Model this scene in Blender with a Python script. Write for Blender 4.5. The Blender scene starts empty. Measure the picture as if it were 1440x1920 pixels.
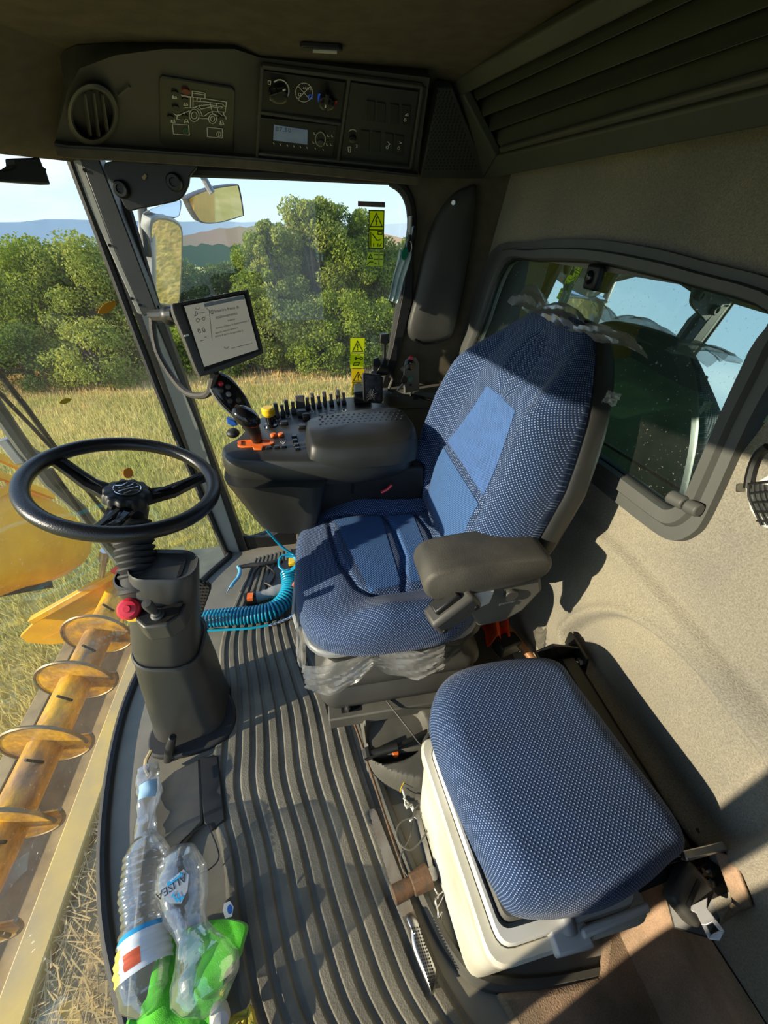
import bpy, bmesh, math, random
import numpy as np
from mathutils import Vector, Matrix
from math import sin, cos, pi, radians as R
random.seed(7); rng = np.random.default_rng(7)
SC = bpy.context.scene; COL = SC.collection

# ---------------------------------------------------------------- camera (1440 x 1920 frame)
FPX, PITCH, YAW, CAMH = 750.0, R(36.7), R(9.7), 1.25
FW = Vector((sin(YAW)*cos(PITCH), cos(YAW)*cos(PITCH), -sin(PITCH)))
RT = Vector((cos(YAW), -sin(YAW), 0)); UP = RT.cross(FW)
CP = Vector((0, 0, CAMH))
cd = bpy.data.cameras.new('camera'); cam = bpy.data.objects.new('camera', cd); COL.objects.link(cam)
cd.sensor_fit = 'VERTICAL'; cd.sensor_height = 24.0; cd.lens = 24.0*FPX/1920; cd.clip_start = .01; cd.clip_end = 3000
cam.matrix_world = Matrix(((RT.x, UP.x, -FW.x, CP.x), (RT.y, UP.y, -FW.y, CP.y), (RT.z, UP.z, -FW.z, CP.z), (0, 0, 0, 1)))
SC.camera = cam

# ---------------------------------------------------------------- light
SUNDIR = Vector((1, .25, -.335)).normalized()          # the way the light travels
sl = bpy.data.lights.new('sun', 'SUN'); sl.energy = 5.2; sl.color = (1, .86, .64); sl.angle = R(.6)
so = bpy.data.objects.new('sun', sl); COL.objects.link(so)
so.rotation_euler = SUNDIR.to_track_quat('-Z', 'Y').to_euler(); so.location = (-20, -5, 9)
W = bpy.data.worlds.new('world'); SC.world = W; W.use_nodes = True
nt = W.node_tree; nt.nodes.clear()
def nd(t, ty, **kw):
    n = t.nodes.new(ty)
    for k, v in kw.items(): setattr(n, k, v)
    return n
wo = nd(nt, 'ShaderNodeOutputWorld'); bg = nd(nt, 'ShaderNodeBackground'); tc = nd(nt, 'ShaderNodeTexCoord')
sep = nd(nt, 'ShaderNodeSeparateXYZ'); cr = nd(nt, 'ShaderNodeValToRGB')
nt.links.new(tc.outputs['Generated'], sep.inputs[0]); nt.links.new(sep.outputs['Z'], cr.inputs[0])
for i, (p, c) in enumerate([(.0, (.50, .64, .74)), (.14, (.40, .57, .74)), (.45, (.26, .46, .80)), (1, (.16, .34, .72))]):
    e = cr.color_ramp.elements[i] if i < 2 else cr.color_ramp.elements.new(p)
    e.position = p; e.color = (*c, 1)
cn = nd(nt, 'ShaderNodeTexNoise'); cn.inputs['Scale'].default_value = 2.2; cn.inputs['Detail'].default_value = 7
mp = nd(nt, 'ShaderNodeMapping'); mp.inputs['Scale'].default_value = (1, 1, 3.2)
nt.links.new(tc.outputs['Generated'], mp.inputs[0]); nt.links.new(mp.outputs[0], cn.inputs['Vector'])
cc = nd(nt, 'ShaderNodeMapRange'); cc.inputs['From Min'].default_value = .48; cc.inputs['From Max'].default_value = .72
cc.inputs['To Max'].default_value = .8
nt.links.new(cn.outputs[0], cc.inputs['Value'])
mx = nd(nt, 'ShaderNodeMixRGB'); mx.inputs[2].default_value = (.88, .91, .95, 1)
nt.links.new(cc.outputs[0], mx.inputs[0]); nt.links.new(cr.outputs[0], mx.inputs[1])
nt.links.new(mx.outputs[0], bg.inputs[0]); bg.inputs[1].default_value = 1.15
nt.links.new(bg.outputs[0], wo.inputs[0])
SC.view_settings.view_transform = 'Standard'; SC.view_settings.look = 'None'
SC.view_settings.exposure = 0.65; SC.view_settings.gamma = 1; SC.view_settings.use_curve_mapping = False
SC.cycles.max_bounces = 10; SC.cycles.transparent_max_bounces = 24; SC.cycles.diffuse_bounces = 6
SC.cycles.caustics_reflective = False; SC.cycles.caustics_refractive = False; SC.cycles.sample_clamp_indirect = 6

# ---------------------------------------------------------------- pixel -> point on a real plane
V = Vector
def ray(x, y): return FW + RT*((x-720)/FPX) + UP*((960-y)/FPX)
def at(x, y, a, v):
    d = ray(x, y); return CP + d*((v-CP[a])/d[a])
def AX(x, y, v): return at(x, y, 0, v)
def AY(x, y, v): return at(x, y, 1, v)
def AZ(x, y, v): return at(x, y, 2, v)
class Plane:
    def __init__(s, P, n): s.P = V(P); s.n = V(n).normalized(); s.n = s.n if s.n.dot(CP-s.P) > 0 else -s.n
    def __call__(s, x, y, h=0):
        d = ray(x, y); return CP + d*(((s.P+s.n*h)-CP).dot(s.n)/d.dot(s.n))
def plane3(a, b, c): return Plane(a, (V(b)-V(a)).cross(V(c)-V(a)))
def lerp(a, b, t): return a + (b-a)*t
def sstep(a, b, x):
    t = min(1, max(0, (x-a)/(b-a))); return t*t*(3-2*t)
def smooth(pts, n=8, closed=False):                    # Catmull-Rom through the points
    P = [V(p) for p in pts]; out = []; m = len(P)
    for i in range(m if closed else m-1):
        a, b, c, d = (P[(i-1) % m], P[i], P[(i+1) % m], P[(i+2) % m]) if closed else (P[max(i-1, 0)], P[i], P[i+1], P[min(i+2, m-1)])
        for k in range(n):
            t = k/n; out.append(.5*((2*b)+(c-a)*t+(2*a-5*b+4*c-d)*t*t+(3*b-a-3*c+d)*t**3))
    if not closed: out.append(P[-1])
    return out
def frame(o, x, y):                                    # matrix with the given x and y directions
    x = V(x).normalized(); z = x.cross(V(y)).normalized(); y = z.cross(x)
    return Matrix(((x.x, y.x, z.x, o[0]), (x.y, y.y, z.y, o[1]), (x.z, y.z, z.z, o[2]), (0, 0, 0, 1)))

# ---------------------------------------------------------------- mesh builder
class MB:
    def __init__(s): s.v = []; s.f = []; s.uv = []
    def add(s, v, f, uv=None, M=None):
        b = len(s.v)
        s.v += [(M @ V(p)) if M else V(p) for p in v]; s.f += [tuple(i+b for i in q) for q in f]
        s.uv += uv if uv else [(p[0], p[1]) for p in v]
        return s
    def box(s, c, d, M=None):
        x, y, z = d[0]/2, d[1]/2, d[2]/2; c = V(c)
        v = [c+V((i*x, j*y, k*z)) for k in (-1, 1) for j in (-1, 1) for i in (-1, 1)]
        return s.add(v, [(0, 2, 3, 1), (4, 5, 7, 6), (0, 1, 5, 4), (2, 6, 7, 3), (0, 4, 6, 2), (1, 3, 7, 5)], M=M)
    def bar(s, a, b, w, t, up=(0, 0, 1)):              # box beam from a to b
        a, b = V(a), V(b); d = b-a; M = frame((a+b)/2, d, V(up).cross(d) if abs(d.normalized().dot(V(up))) < .99 else (1, 0, 0))
        return s.box((0, 0, 0), (d.length, w, t), M)
    def loft(s, rings, close=True, caps=True, loop=False):
        n = len(rings[0]); m = len(rings); v = [p for r in rings for p in r]; f = []; uv = []
        L = 0
        for i, r in enumerate(rings):
            if i: L += (V(r[0])-V(rings[i-1][0])).length
            l = 0
            for j, p in enumerate(r):
                if j: l += (V(p)-V(r[j-1])).length
                uv.append((l, L))
        for i in range(m if loop else m-1):
            for j in range(n if close else n-1):
                a, b = i*n+j, i*n+(j+1) % n; i2 = (i+1) % m
                f.append((a, b, i2*n+(j+1) % n, i2*n+j))
        if caps and close and not loop: f += [tuple(range(n-1, -1, -1)), tuple(range((m-1)*n, m*n))]
        return s.add(v, f, uv)
    def tube(s, pts, r, seg=10, loop=False, flat=1, up=None, caps=True):
        P = [V(p) for p in pts]; m = len(P); rings = []
        rr = r if hasattr(r, '__len__') else [r]*m
        nrm = None
        for i in range(m):
            t = (P[(i+1) % m]-P[i-1]) if loop else (P[min(i+1, m-1)]-P[max(i-1, 0)])
            t = t.normalized() if t.length > 1e-9 else V((0, 0, 1))
            if up is not None: nrm = V(up) - t*V(up).dot(t); nrm = nrm.normalized() if nrm.length > 1e-6 else t.orthogonal().normalized()
            elif nrm is None: nrm = t.orthogonal().normalized()
            else: nrm = (nrm - t*nrm.dot(t)); nrm = nrm.normalized() if nrm.length > 1e-6 else t.orthogonal().normalized()
            b = t.cross(nrm)
            rings.append([P[i]+(nrm*cos(2*pi*k/seg)*flat+b*sin(2*pi*k/seg))*rr[i] for k in range(seg)])
        return s.loft(rings, True, caps, loop)
    def lathe(s, prof, M=None, seg=24):                # prof = (radius, height) pairs about local z
        M = M or Matrix.Identity(4)
        rings = [[M @ V((max(r, 1e-5)*cos(2*pi*k/seg), max(r, 1e-5)*sin(2*pi*k/seg), h)) for k in range(seg)] for r, h in prof]
        return s.loft(rings, True, True)
    def cyl(s, a, b, r, seg=16, r2=None):
        a, b = V(a), V(b); d = b-a; x = d.orthogonal()
        return s.lathe([(r, 0), (r if r2 is None else r2, d.length)], frame(a, x, d.cross(x)), seg)
    def prism(s, poly, off):                           # extruded polygon
        n = len(poly); off = V(off); v = [V(p) for p in poly]+[V(p)+off for p in poly]
        f = [tuple(range(n-1, -1, -1)), tuple(range(n, 2*n))]+[(i, (i+1) % n, n+(i+1) % n, n+i) for i in range(n)]
        return s.add(v, f)
    def ell(s, c, r, M=None, nu=12, nv=18):
        M0 = Matrix.Translation(V(c)) @ (M or Matrix.Identity(4))
        rings = [[M0 @ V((r[0]*sin(a)*cos(2*pi*k/nv), r[1]*sin(a)*sin(2*pi*k/nv), r[2]*cos(a))) for k in range(nv)] for a in [.02+(pi-.04)*i/nu for i in range(nu+1)]]
        return s.loft(rings)
    def grid(s, fn, nu, nv, uvf=None):
        v = []; uv = []
        for j in range(nv+1):
            for i in range(nu+1):
                v.append(V(fn(i/nu, j/nv))); uv.append(uvf(i/nu, j/nv) if uvf else (i/nu, j/nv))
        f = [(j*(nu+1)+i, j*(nu+1)+i+1, (j+1)*(nu+1)+i+1, (j+1)*(nu+1)+i) for j in range(nv) for i in range(nu)]
        return s.add(v, f, uv)
    def build(s, name, mat, parent=None, bevel=0, seg=2, sub=0, solid=0, sharp=35, loc=None):
        L = V(loc) if loc is not None else (ROOT.get(parent.name, V((0, 0, 0))) if parent else V((0, 0, 0)))
        me = bpy.data.meshes.new(name); me.from_pydata([p-L for p in s.v], [], s.f); me.update()
        ul = me.uv_layers.new(name='uv'); idx = np.zeros(len(me.loops), dtype=np.int32); me.loops.foreach_get('vertex_index', idx)
        ul.data.foreach_set('uv', np.array(s.uv, dtype=np.float32)[idx].ravel())
        bm = bmesh.new(); bm.from_mesh(me); bmesh.ops.recalc_face_normals(bm, faces=bm.faces); bm.to_mesh(me); bm.free()
        me.polygons.foreach_set('use_smooth', [True]*len(me.polygons)); me.set_sharp_from_angle(angle=R(sharp))
        if mat: me.materials.append(mat)
        o = bpy.data.objects.new(name, me); COL.objects.link(o)
        if parent: o.parent = parent
        else: o.location = L
        ROOT[o.name] = L
        if solid:
            m = o.modifiers.new('solid', 'SOLIDIFY'); m.thickness = solid; m.offset = 0
        if bevel:
            m = o.modifiers.new('bevel', 'BEVEL'); m.width = bevel; m.segments = seg; m.limit_method = 'ANGLE'; m.angle_limit = R(30)
        if sub:
            m = o.modifiers.new('sub', 'SUBSURF'); m.levels = sub; m.render_levels = sub
        return o
ROOT = {}
def tag(o, label, cat, group=None, kind=None):
    o['label'] = label; o['category'] = cat
    if group: o['group'] = group
    if kind: o['kind'] = kind
    return o
def thing(name, label, cat, loc, group=None):
    o = bpy.data.objects.new(name, None); COL.objects.link(o); o.location = V(loc); o.empty_display_size = .05
    ROOT[o.name] = V(loc); tag(o, label, cat, group); return o
def struct(o): o['kind'] = 'structure'; return o
def text(s, parent, o, xd, yd, size, mat, name='lettering', align='LEFT', ext=.0002, shear=0):
    cu = bpy.data.curves.new(name, 'FONT'); cu.body = s; cu.size = size; cu.extrude = ext; cu.align_x = align; cu.align_y = 'CENTER'; cu.resolution_u = 2
    tmp = bpy.data.objects.new('tmp', cu); COL.objects.link(tmp); bpy.context.view_layer.update()
    me = bpy.data.meshes.new_from_object(tmp.evaluated_get(bpy.context.evaluated_depsgraph_get())); bpy.data.objects.remove(tmp)
    me.materials.clear(); me.materials.append(mat); me.name = name
    ob = bpy.data.objects.new(name, me); COL.objects.link(ob); ob.parent = parent
    M = frame(V(o)-ROOT[parent.name], xd, yd); me.transform(M); ROOT[ob.name] = ROOT[parent.name]
    return ob
def tpx(s, parent, pl, x, y, x2, y2, size, mat, h=.0006, **k):   # text on a plane, running from one pixel towards another
    a, b = pl(x, y, h), pl(x2, y2, h); d = b-a
    return text(s, parent, a, d, pl.n.cross(d), size, mat, **k)
def outline(pl, pts, h=0): return [pl(x, y, h) for x, y in pts]
def plate(mb, pl, pts, th, h0=0):                       # flat plate standing th proud of a plane
    return mb.prism(outline(pl, pts, h0), pl.n*th)
def lines(mb, pl, polys, w=.0007, h=.0006):             # thin printed strokes on a plane
    for p in polys:
        P = outline(pl, p, h)
        for a, b in zip(P, P[1:]):
            d = b-a
            if d.length < 1e-6: continue
            q = pl.n.cross(d.normalized())*w
            e = d.normalized()*w*.7
            mb.prism([a-q-e, b-q+e, b+q+e, a+q-e], pl.n*.0002)
    return mb
def circ(cx, cy, rx, ry=None, n=20, a0=0, a1=2*pi): return [(cx+rx*cos(a0+(a1-a0)*k/n), cy+(ry or rx)*sin(a0+(a1-a0)*k/n)) for k in range(n+1)]
def rrect(cx, cy, w, h, r, n=5):                       # rounded rectangle outline, 2D
    out = []
    for sx, sy, a in ((1, 1, 0), (-1, 1, pi/2), (-1, -1, pi), (1, -1, 3*pi/2)):
        for k in range(n+1):
            t = a+pi/2*k/n; out.append((cx+sx*(w/2-r)+r*cos(t), cy+sy*(h/2-r)+r*sin(t)))
    return out

# ---------------------------------------------------------------- materials
def M_(name, col, rough=.5, metal=0, var=0, vs=20, col2=None, bump=0, bs=200, coat=0, spec=.5, detail=4, stretch=None, sheen=0, emit=0, fine=0, fs=400):
    m = bpy.data.materials.new(name); m.use_nodes = True; t = m.node_tree; b = t.nodes['Principled BSDF']
    b.inputs['Base Color'].default_value = (*col, 1); b.inputs['Roughness'].default_value = rough; b.inputs['Metallic'].default_value = metal
    b.inputs['Specular IOR Level'].default_value = spec; b.inputs['Coat Weight'].default_value = coat; b.inputs['Sheen Weight'].default_value = sheen
    if emit: b.inputs['Emission Color'].default_value = (*col, 1); b.inputs['Emission Strength'].default_value = emit
    c = nd(t, 'ShaderNodeTexCoord'); src = c.outputs['Object']
    if stretch:
        mp = nd(t, 'ShaderNodeMapping'); mp.inputs['Scale'].default_value = stretch; t.links.new(src, mp.inputs[0]); src = mp.outputs[0]
    if var or col2:
        n = nd(t, 'ShaderNodeTexNoise'); n.inputs['Scale'].default_value = vs; n.inputs['Detail'].default_value = detail; t.links.new(src, n.inputs['Vector'])
        r = nd(t, 'ShaderNodeMapRange'); r.inputs['From Min'].default_value = .35; r.inputs['From Max'].default_value = .65; t.links.new(n.outputs[0], r.inputs['Value'])
        x = nd(t, 'ShaderNodeMixRGB'); x.inputs[1].default_value = (*col, 1)
        x.inputs[2].default_value = (*(col2 or tuple(v*(1-var) for v in col)), 1)
        t.links.new(r.outputs[0], x.inputs[0]); t.links.new(x.outputs[0], b.inputs['Base Color'])
    if fine:                                            # fibre speckle over the base colour
        n3 = nd(t, 'ShaderNodeTexNoise'); n3.inputs['Scale'].default_value = fs; n3.inputs['Detail'].default_value = 4; n3.inputs['Roughness'].default_value = .8; t.links.new(src, n3.inputs['Vector'])
        r3 = nd(t, 'ShaderNodeMapRange'); r3.inputs['From Min'].default_value = .35; r3.inputs['From Max'].default_value = .65; r3.inputs['To Min'].default_value = 1-fine; r3.inputs['To Max'].default_value = 1+fine; t.links.new(n3.outputs[0], r3.inputs['Value'])
        x3 = nd(t, 'ShaderNodeMixRGB', blend_type='MULTIPLY'); x3.inputs[0].default_value = 1; t.links.new(x.outputs[0], x3.inputs[1]); t.links.new(r3.outputs[0], x3.inputs[2]); t.links.new(x3.outputs[0], b.inputs['Base Color'])
    if bump:
        n2 = nd(t, 'ShaderNodeTexNoise'); n2.inputs['Scale'].default_value = bs; n2.inputs['Detail'].default_value = 3; t.links.new(src, n2.inputs['Vector'])
        bp = nd(t, 'ShaderNodeBump'); bp.inputs['Strength'].default_value = bump; bp.inputs['Distance'].default_value = .002
        t.links.new(n2.outputs[0], bp.inputs['Height']); t.links.new(bp.outputs[0], b.inputs['Normal'])
    return m
def fabric(name, base, dot, pitch=.0042, th=.25, ribs=0):   # woven spacer fabric: staggered light dots (or fine diagonal ribs) over a darker weave, from the uv in metres
    m = bpy.data.materials.new(name); m.use_nodes = True; t = m.node_tree; b = t.nodes['Principled BSDF']
    b.inputs['Roughness'].default_value = .75; b.inputs['Specular IOR Level'].default_value = .25; b.inputs['Sheen Weight'].default_value = .12
    u = nd(t, 'ShaderNodeUVMap'); s = nd(t, 'ShaderNodeSeparateXYZ'); t.links.new(u.outputs[0], s.inputs[0])
    def mth(op, a, bb=None):
        n = nd(t, 'ShaderNodeMath', operation=op)
        for i, q in enumerate((a, bb)):
            if q is None: continue
            if isinstance(q, (int, float)): n.inputs[i].default_value = q
            else: t.links.new(q, n.inputs[i])
        return n.outputs[0]
    if ribs:
        k = mth('SINE', mth('MULTIPLY', mth('ADD', s.outputs[0], mth('MULTIPLY', s.outputs[1], .8)), pi/pitch*1.3))
    else:
        k = mth('MULTIPLY', mth('SINE', mth('MULTIPLY', s.outputs[0], pi/pitch)), mth('SINE', mth('MULTIPLY', s.outputs[1], pi/pitch)))
    r = nd(t, 'ShaderNodeMapRange'); r.inputs['From Min'].default_value = th; r.inputs['From Max'].default_value = th+.5; t.links.new(k, r.inputs['Value'])
    n = nd(t, 'ShaderNodeTexNoise'); n.inputs['Scale'].default_value = 6; n.inputs['Detail'].default_value = 6
    x0 = nd(t, 'ShaderNodeMixRGB', blend_type='MULTIPLY'); x0.inputs[1].default_value = (*base, 1)
    rr = nd(t, 'ShaderNodeMapRange'); rr.inputs['From Min'].default_value = .3; rr.inputs['From Max'].default_value = .7; rr.inputs['To Min'].default_value = .8; rr.inputs['To Max'].default_value = 1.15
    t.links.new(n.outputs[0], rr.inputs['Value']); x0.inputs[0].default_value = 1; t.links.new(rr.outputs[0], x0.inputs[2])
    x = nd(t, 'ShaderNodeMixRGB'); t.links.new(x0.outputs[0], x.inputs[1]); x.inputs[2].default_value = (*dot, 1)
    t.links.new(r.outputs[0], x.inputs[0]); t.links.new(x.outputs[0], b.inputs['Base Color'])
    bp = nd(t, 'ShaderNodeBump'); bp.inputs['Strength'].default_value = .5; bp.inputs['Distance'].default_value = .001
    t.links.new(k, bp.inputs['Height']); t.links.new(bp.outputs[0], b.inputs['Normal'])
    return m
def glass(name, tint=(.94, .97, .96), refl=.06, rc=(1, 1, 1), dirt=.05, dcol=(.6, .6, .55), ds=3.0, rough=.0, spots=0):
    m = bpy.data.materials.new(name); m.use_nodes = True; t = m.node_tree; t.nodes.clear()
    o = nd(t, 'ShaderNodeOutputMaterial'); tr = nd(t, 'ShaderNodeBsdfTransparent'); gl = nd(t, 'ShaderNodeBsdfGlossy'); di = nd(t, 'ShaderNodeBsdfDiffuse'); tl = nd(t, 'ShaderNodeBsdfTranslucent')
    tr.inputs[0].default_value = (*tint, 1); gl.inputs[0].default_value = (*rc, 1); gl.inputs['Roughness'].default_value = rough
    di.inputs[0].default_value = (*dcol, 1); tl.inputs[0].default_value = (*dcol, 1)
    lw = nd(t, 'ShaderNodeLayerWeight'); lw.inputs['Blend'].default_value = .35
    mr = nd(t, 'ShaderNodeMapRange'); mr.inputs['To Min'].default_value = refl; mr.inputs['To Max'].default_value = min(1, refl*3+.04); t.links.new(lw.outputs['Fresnel'], mr.inputs['Value'])
    m1 = nd(t, 'ShaderNodeMixShader'); t.links.new(mr.outputs[0], m1.inputs[0]); t.links.new(tr.outputs[0], m1.inputs[1]); t.links.new(gl.outputs[0], m1.inputs[2])
    ms = nd(t, 'ShaderNodeMixShader'); ms.inputs[0].default_value = .5; t.links.new(di.outputs[0], ms.inputs[1]); t.links.new(tl.outputs[0], ms.inputs[2])
    c = nd(t, 'ShaderNodeTexCoord'); n = nd(t, 'ShaderNodeTexNoise'); n.inputs['Scale'].default_value = ds; n.inputs['Detail'].default_value = 8; n.inputs['Roughness'].default_value = .7
    t.links.new(c.outputs['Object'], n.inputs['Vector'])
    r = nd(t, 'ShaderNodeMapRange'); r.inputs['From Min'].default_value = .35; r.inputs['From Max'].default_value = .75; r.inputs['To Min'].default_value = dirt*.35; r.inputs['To Max'].default_value = dirt*2
    t.links.new(n.outputs[0], r.inputs['Value']); fac = r.outputs[0]
    if spots:
        vn = nd(t, 'ShaderNodeTexNoise'); vn.inputs['Scale'].default_value = 160; vn.inputs['Detail'].default_value = 2; t.links.new(c.outputs['Object'], vn.inputs['Vector'])
        vr = nd(t, 'ShaderNodeMapRange'); vr.inputs['From Min'].default_value = .66; vr.inputs['From Max'].default_value = .72; vr.inputs['To Max'].default_value = spots; t.links.new(vn.outputs[0], vr.inputs['Value'])
        ad = nd(t, 'ShaderNodeMath', operation='ADD'); ad.use_clamp = True; t.links.new(fac, ad.inputs[0]); t.links.new(vr.outputs[0], ad.inputs[1]); fac = ad.outputs[0]
    m2 = nd(t, 'ShaderNodeMixShader'); t.links.new(fac, m2.inputs[0]); t.links.new(m1.outputs[0], m2.inputs[1]); t.links.new(ms.outputs[0], m2.inputs[2])
    t.links.new(m2.outputs[0], o.inputs[0]); return m
def film(name, col, alpha, rough=.15, tl=.5, spec=.12):            # thin plastic foil / PET wall
    m = bpy.data.materials.new(name); m.use_nodes = True; t = m.node_tree; t.nodes.clear()
    o = nd(t, 'ShaderNodeOutputMaterial'); tr = nd(t, 'ShaderNodeBsdfTransparent'); gl = nd(t, 'ShaderNodeBsdfGlossy'); di = nd(t, 'ShaderNodeBsdfDiffuse'); tt = nd(t, 'ShaderNodeBsdfTranslucent')
    tr.inputs[0].default_value = (.97, .98, .99, 1); gl.inputs['Roughness'].default_value = rough
    di.inputs[0].default_value = (*col, 1); tt.inputs[0].default_value = (*col, 1)
    a = nd(t, 'ShaderNodeMixShader'); a.inputs[0].default_value = tl; t.links.new(di.outputs[0], a.inputs[1]); t.links.new(tt.outputs[0], a.inputs[2])
    b = nd(t, 'ShaderNodeMixShader'); b.inputs[0].default_value = alpha; t.links.new(tr.outputs[0], b.inputs[1]); t.links.new(a.outputs[0], b.inputs[2])
    lw = nd(t, 'ShaderNodeLayerWeight'); lw.inputs['Blend'].default_value = .4
    mr = nd(t, 'ShaderNodeMapRange'); mr.inputs['To Min'].default_value = spec; mr.inputs['To Max'].default_value = .75; t.links.new(lw.outputs['Facing'], mr.inputs['Value'])
    nn = nd(t, 'ShaderNodeTexNoise'); nn.inputs['Scale'].default_value = 60; bp = nd(t, 'ShaderNodeBump'); bp.inputs['Strength'].default_value = .35; bp.inputs['Distance'].default_value = .003
    c = nd(t, 'ShaderNodeTexCoord'); t.links.new(c.outputs['Object'], nn.inputs['Vector']); t.links.new(nn.outputs[0], bp.inputs['Height']); t.links.new(bp.outputs[0], gl.inputs['Normal'])
    d = nd(t, 'ShaderNodeMixShader'); t.links.new(mr.outputs[0], d.inputs[0]); t.links.new(b.outputs[0], d.inputs[1]); t.links.new(gl.outputs[0], d.inputs[2])
    t.links.new(d.outputs[0], o.inputs[0]); return m

def leafmat(name, c1, c2, vs=1.2, tr=.35):
    m = bpy.data.materials.new(name); m.use_nodes = True; t = m.node_tree; t.nodes.clear(); o = nd(t, 'ShaderNodeOutputMaterial')
    d = nd(t, 'ShaderNodeBsdfDiffuse'); l = nd(t, 'ShaderNodeBsdfTranslucent'); x = nd(t, 'ShaderNodeMixShader'); x.inputs[0].default_value = tr
    n = nd(t, 'ShaderNodeTexNoise'); n.inputs['Scale'].default_value = vs; n.inputs['Detail'].default_value = 8; c = nd(t, 'ShaderNodeTexCoord'); t.links.new(c.outputs['Object'], n.inputs['Vector'])
    r = nd(t, 'ShaderNodeMapRange'); r.inputs['From Min'].default_value = .35; r.inputs['From Max'].default_value = .65; t.links.new(n.outputs[0], r.inputs['Value'])
    mx = nd(t, 'ShaderNodeMixRGB'); mx.inputs[1].default_value = (*c1, 1); mx.inputs[2].default_value = (*c2, 1); t.links.new(r.outputs[0], mx.inputs[0])
    t.links.new(mx.outputs[0], d.inputs[0]); t.links.new(mx.outputs[0], l.inputs[0]); t.links.new(d.outputs[0], x.inputs[1]); t.links.new(l.outputs[0], x.inputs[2]); t.links.new(x.outputs[0], o.inputs[0]); return m

m_plastic = M_('dark_plastic', (.022, .023, .022), .42, var=.3, vs=9, bump=.12, bs=900)
m_plastic2 = M_('charcoal_plastic', (.06, .059, .053), .5, var=.3, vs=8, bump=.15, bs=800)
m_dusty = M_('dusty_plastic', (.11, .105, .085), .65, col2=(.06, .058, .05), vs=7, bump=.1, bs=600)
m_black = M_('black', (.008, .008, .008), .45)
m_gloss = M_('gloss_black', (.01, .01, .011), .15)
m_rubber = M_('rubber', (.02, .02, .02), .7, var=.3, vs=12)
m_carpet = M_('felt_carpet', (.29, .262, .195), .95, col2=(.20, .19, .163), vs=3.2, bump=1.0, bs=420, spec=.1, detail=12, sheen=.1, fine=.28, fs=330)
m_headliner = M_('headliner', (.13, .112, .078), .95, col2=(.105, .09, .064), vs=30, bump=.4, bs=900, spec=.1)
m_floor = M_('dusty_floor', (.25, .225, .17), .75, col2=(.15, .14, .11), vs=5, detail=8, bump=.15, bs=500)
m_floorfelt = M_('brown_felt', (.44, .29, .19), .95, col2=(.17, .14, .095), vs=7, bump=.7, bs=300, spec=.1, detail=8, fine=.2)
m_console = M_('overhead_plastic', (.05, .05, .043), .55, var=.2, vs=12, bump=.15, bs=900)
m_frame = M_('window_frame_plastic', (.085, .088, .082), .5, var=.15, vs=10, bump=.1, bs=900)
m_white = M_('white_print', (.75, .75, .68), .6)
m_whitep = M_('white_plastic', (.72, .70, .62), .45, col2=(.52, .49, .38), vs=6, detail=8)
m_greyp = M_('grey_plastic', (.30, .31, .31), .45, var=.2, vs=9)
m_lightgrey = M_('light_grey_plastic', (.5, .5, .48), .5)
m_steel = M_('steel', (.55, .54, .52), .32, 1, var=.25, vs=30)
m_chrome = M_('chrome', (.75, .75, .75), .12, 1)
m_darksteel = M_('dark_steel', (.035, .033, .03), .45, .3, var=.4, vs=25)
m_rust = M_('rusty_steel', (.16, .085, .045), .75, .3, col2=(.09, .07, .05), vs=45, bump=.5, bs=160)
m_alu = M_('pillar_paint', (.27, .27, .245), .45, .1, var=.15, vs=14, stretch=(1, 1, .2))
m_red = M_('red_plastic', (.62, .02, .035), .35, coat=.3)
m_orange = M_('orange_plastic', (.85, .16, .02), .45)
m_orangecloth = M_('orange_cloth', (.95, .10, .01), .8, var=.15, vs=30)
m_yellow = M_('yellow_plastic', (.85, .55, .02), .4)
m_ypaint = M_('yellow_paint', (.85, .42, .01), .42, col2=(.70, .33, .012), vs=5, detail=8, coat=.2)
m_yworn = M_('worn_yellow_paint', (.85, .45, .01), .4, col2=(.30, .17, .075), vs=2.6, detail=10, stretch=(2.2, 1, 2.2), fine=.25, fs=14)
m_dust = M_('dusty_metal', (.36, .27, .13), .8, col2=(.22, .17, .09), vs=8, detail=8, bump=.3, bs=60)
m_cyan = M_('blue_hose', (.005, .30, .47), .3, coat=.3)
m_cyan2 = M_('light_blue', (.16, .47, .66), .4)
m_blue = M_('blue_plastic', (.02, .12, .5), .4)
m_green = M_('green_plastic', (.0, .18, .09), .45)
m_wood = M_('wood', (.42, .2, .06), .5, col2=(.28, .12, .035), vs=9, stretch=(1, 1, .1))
m_fab = fabric('blue_mesh_fabric', (.010, .030, .098), (.30, .41, .58), pitch=.0036, th=.42)
m_fab2 = fabric('blue_side_fabric', (.018, .05, .15), (.22, .34, .58), pitch=.0038)
m_fabc = fabric('blue_centre_fabric', (.02, .06, .19), (.06, .15, .34), pitch=.004, ribs=1, th=-.4)
m_glass = glass('window_glass', dirt=.045, refl=.03)
m_wsglass = glass('windshield_glass', dirt=.03, refl=.012, spots=.12)
m_rearglass = glass('rear_tinted_glass', tint=(.26, .46, .40), refl=.55, rc=(.74, .97, .92), dirt=.03, spots=.3)
m_mirror = M_('mirror', (.8, .8, .78), .03, 1)
m_foil = film('clear_foil', (.85, .82, .75), .30, .3, spec=.05)
m_pet = film('clear_bottle', (.9, .93, .95), .09, .08, spec=.1)
m_lens = M_('amber_lens', (.9, .32, .01), .25, coat=.5)
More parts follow.
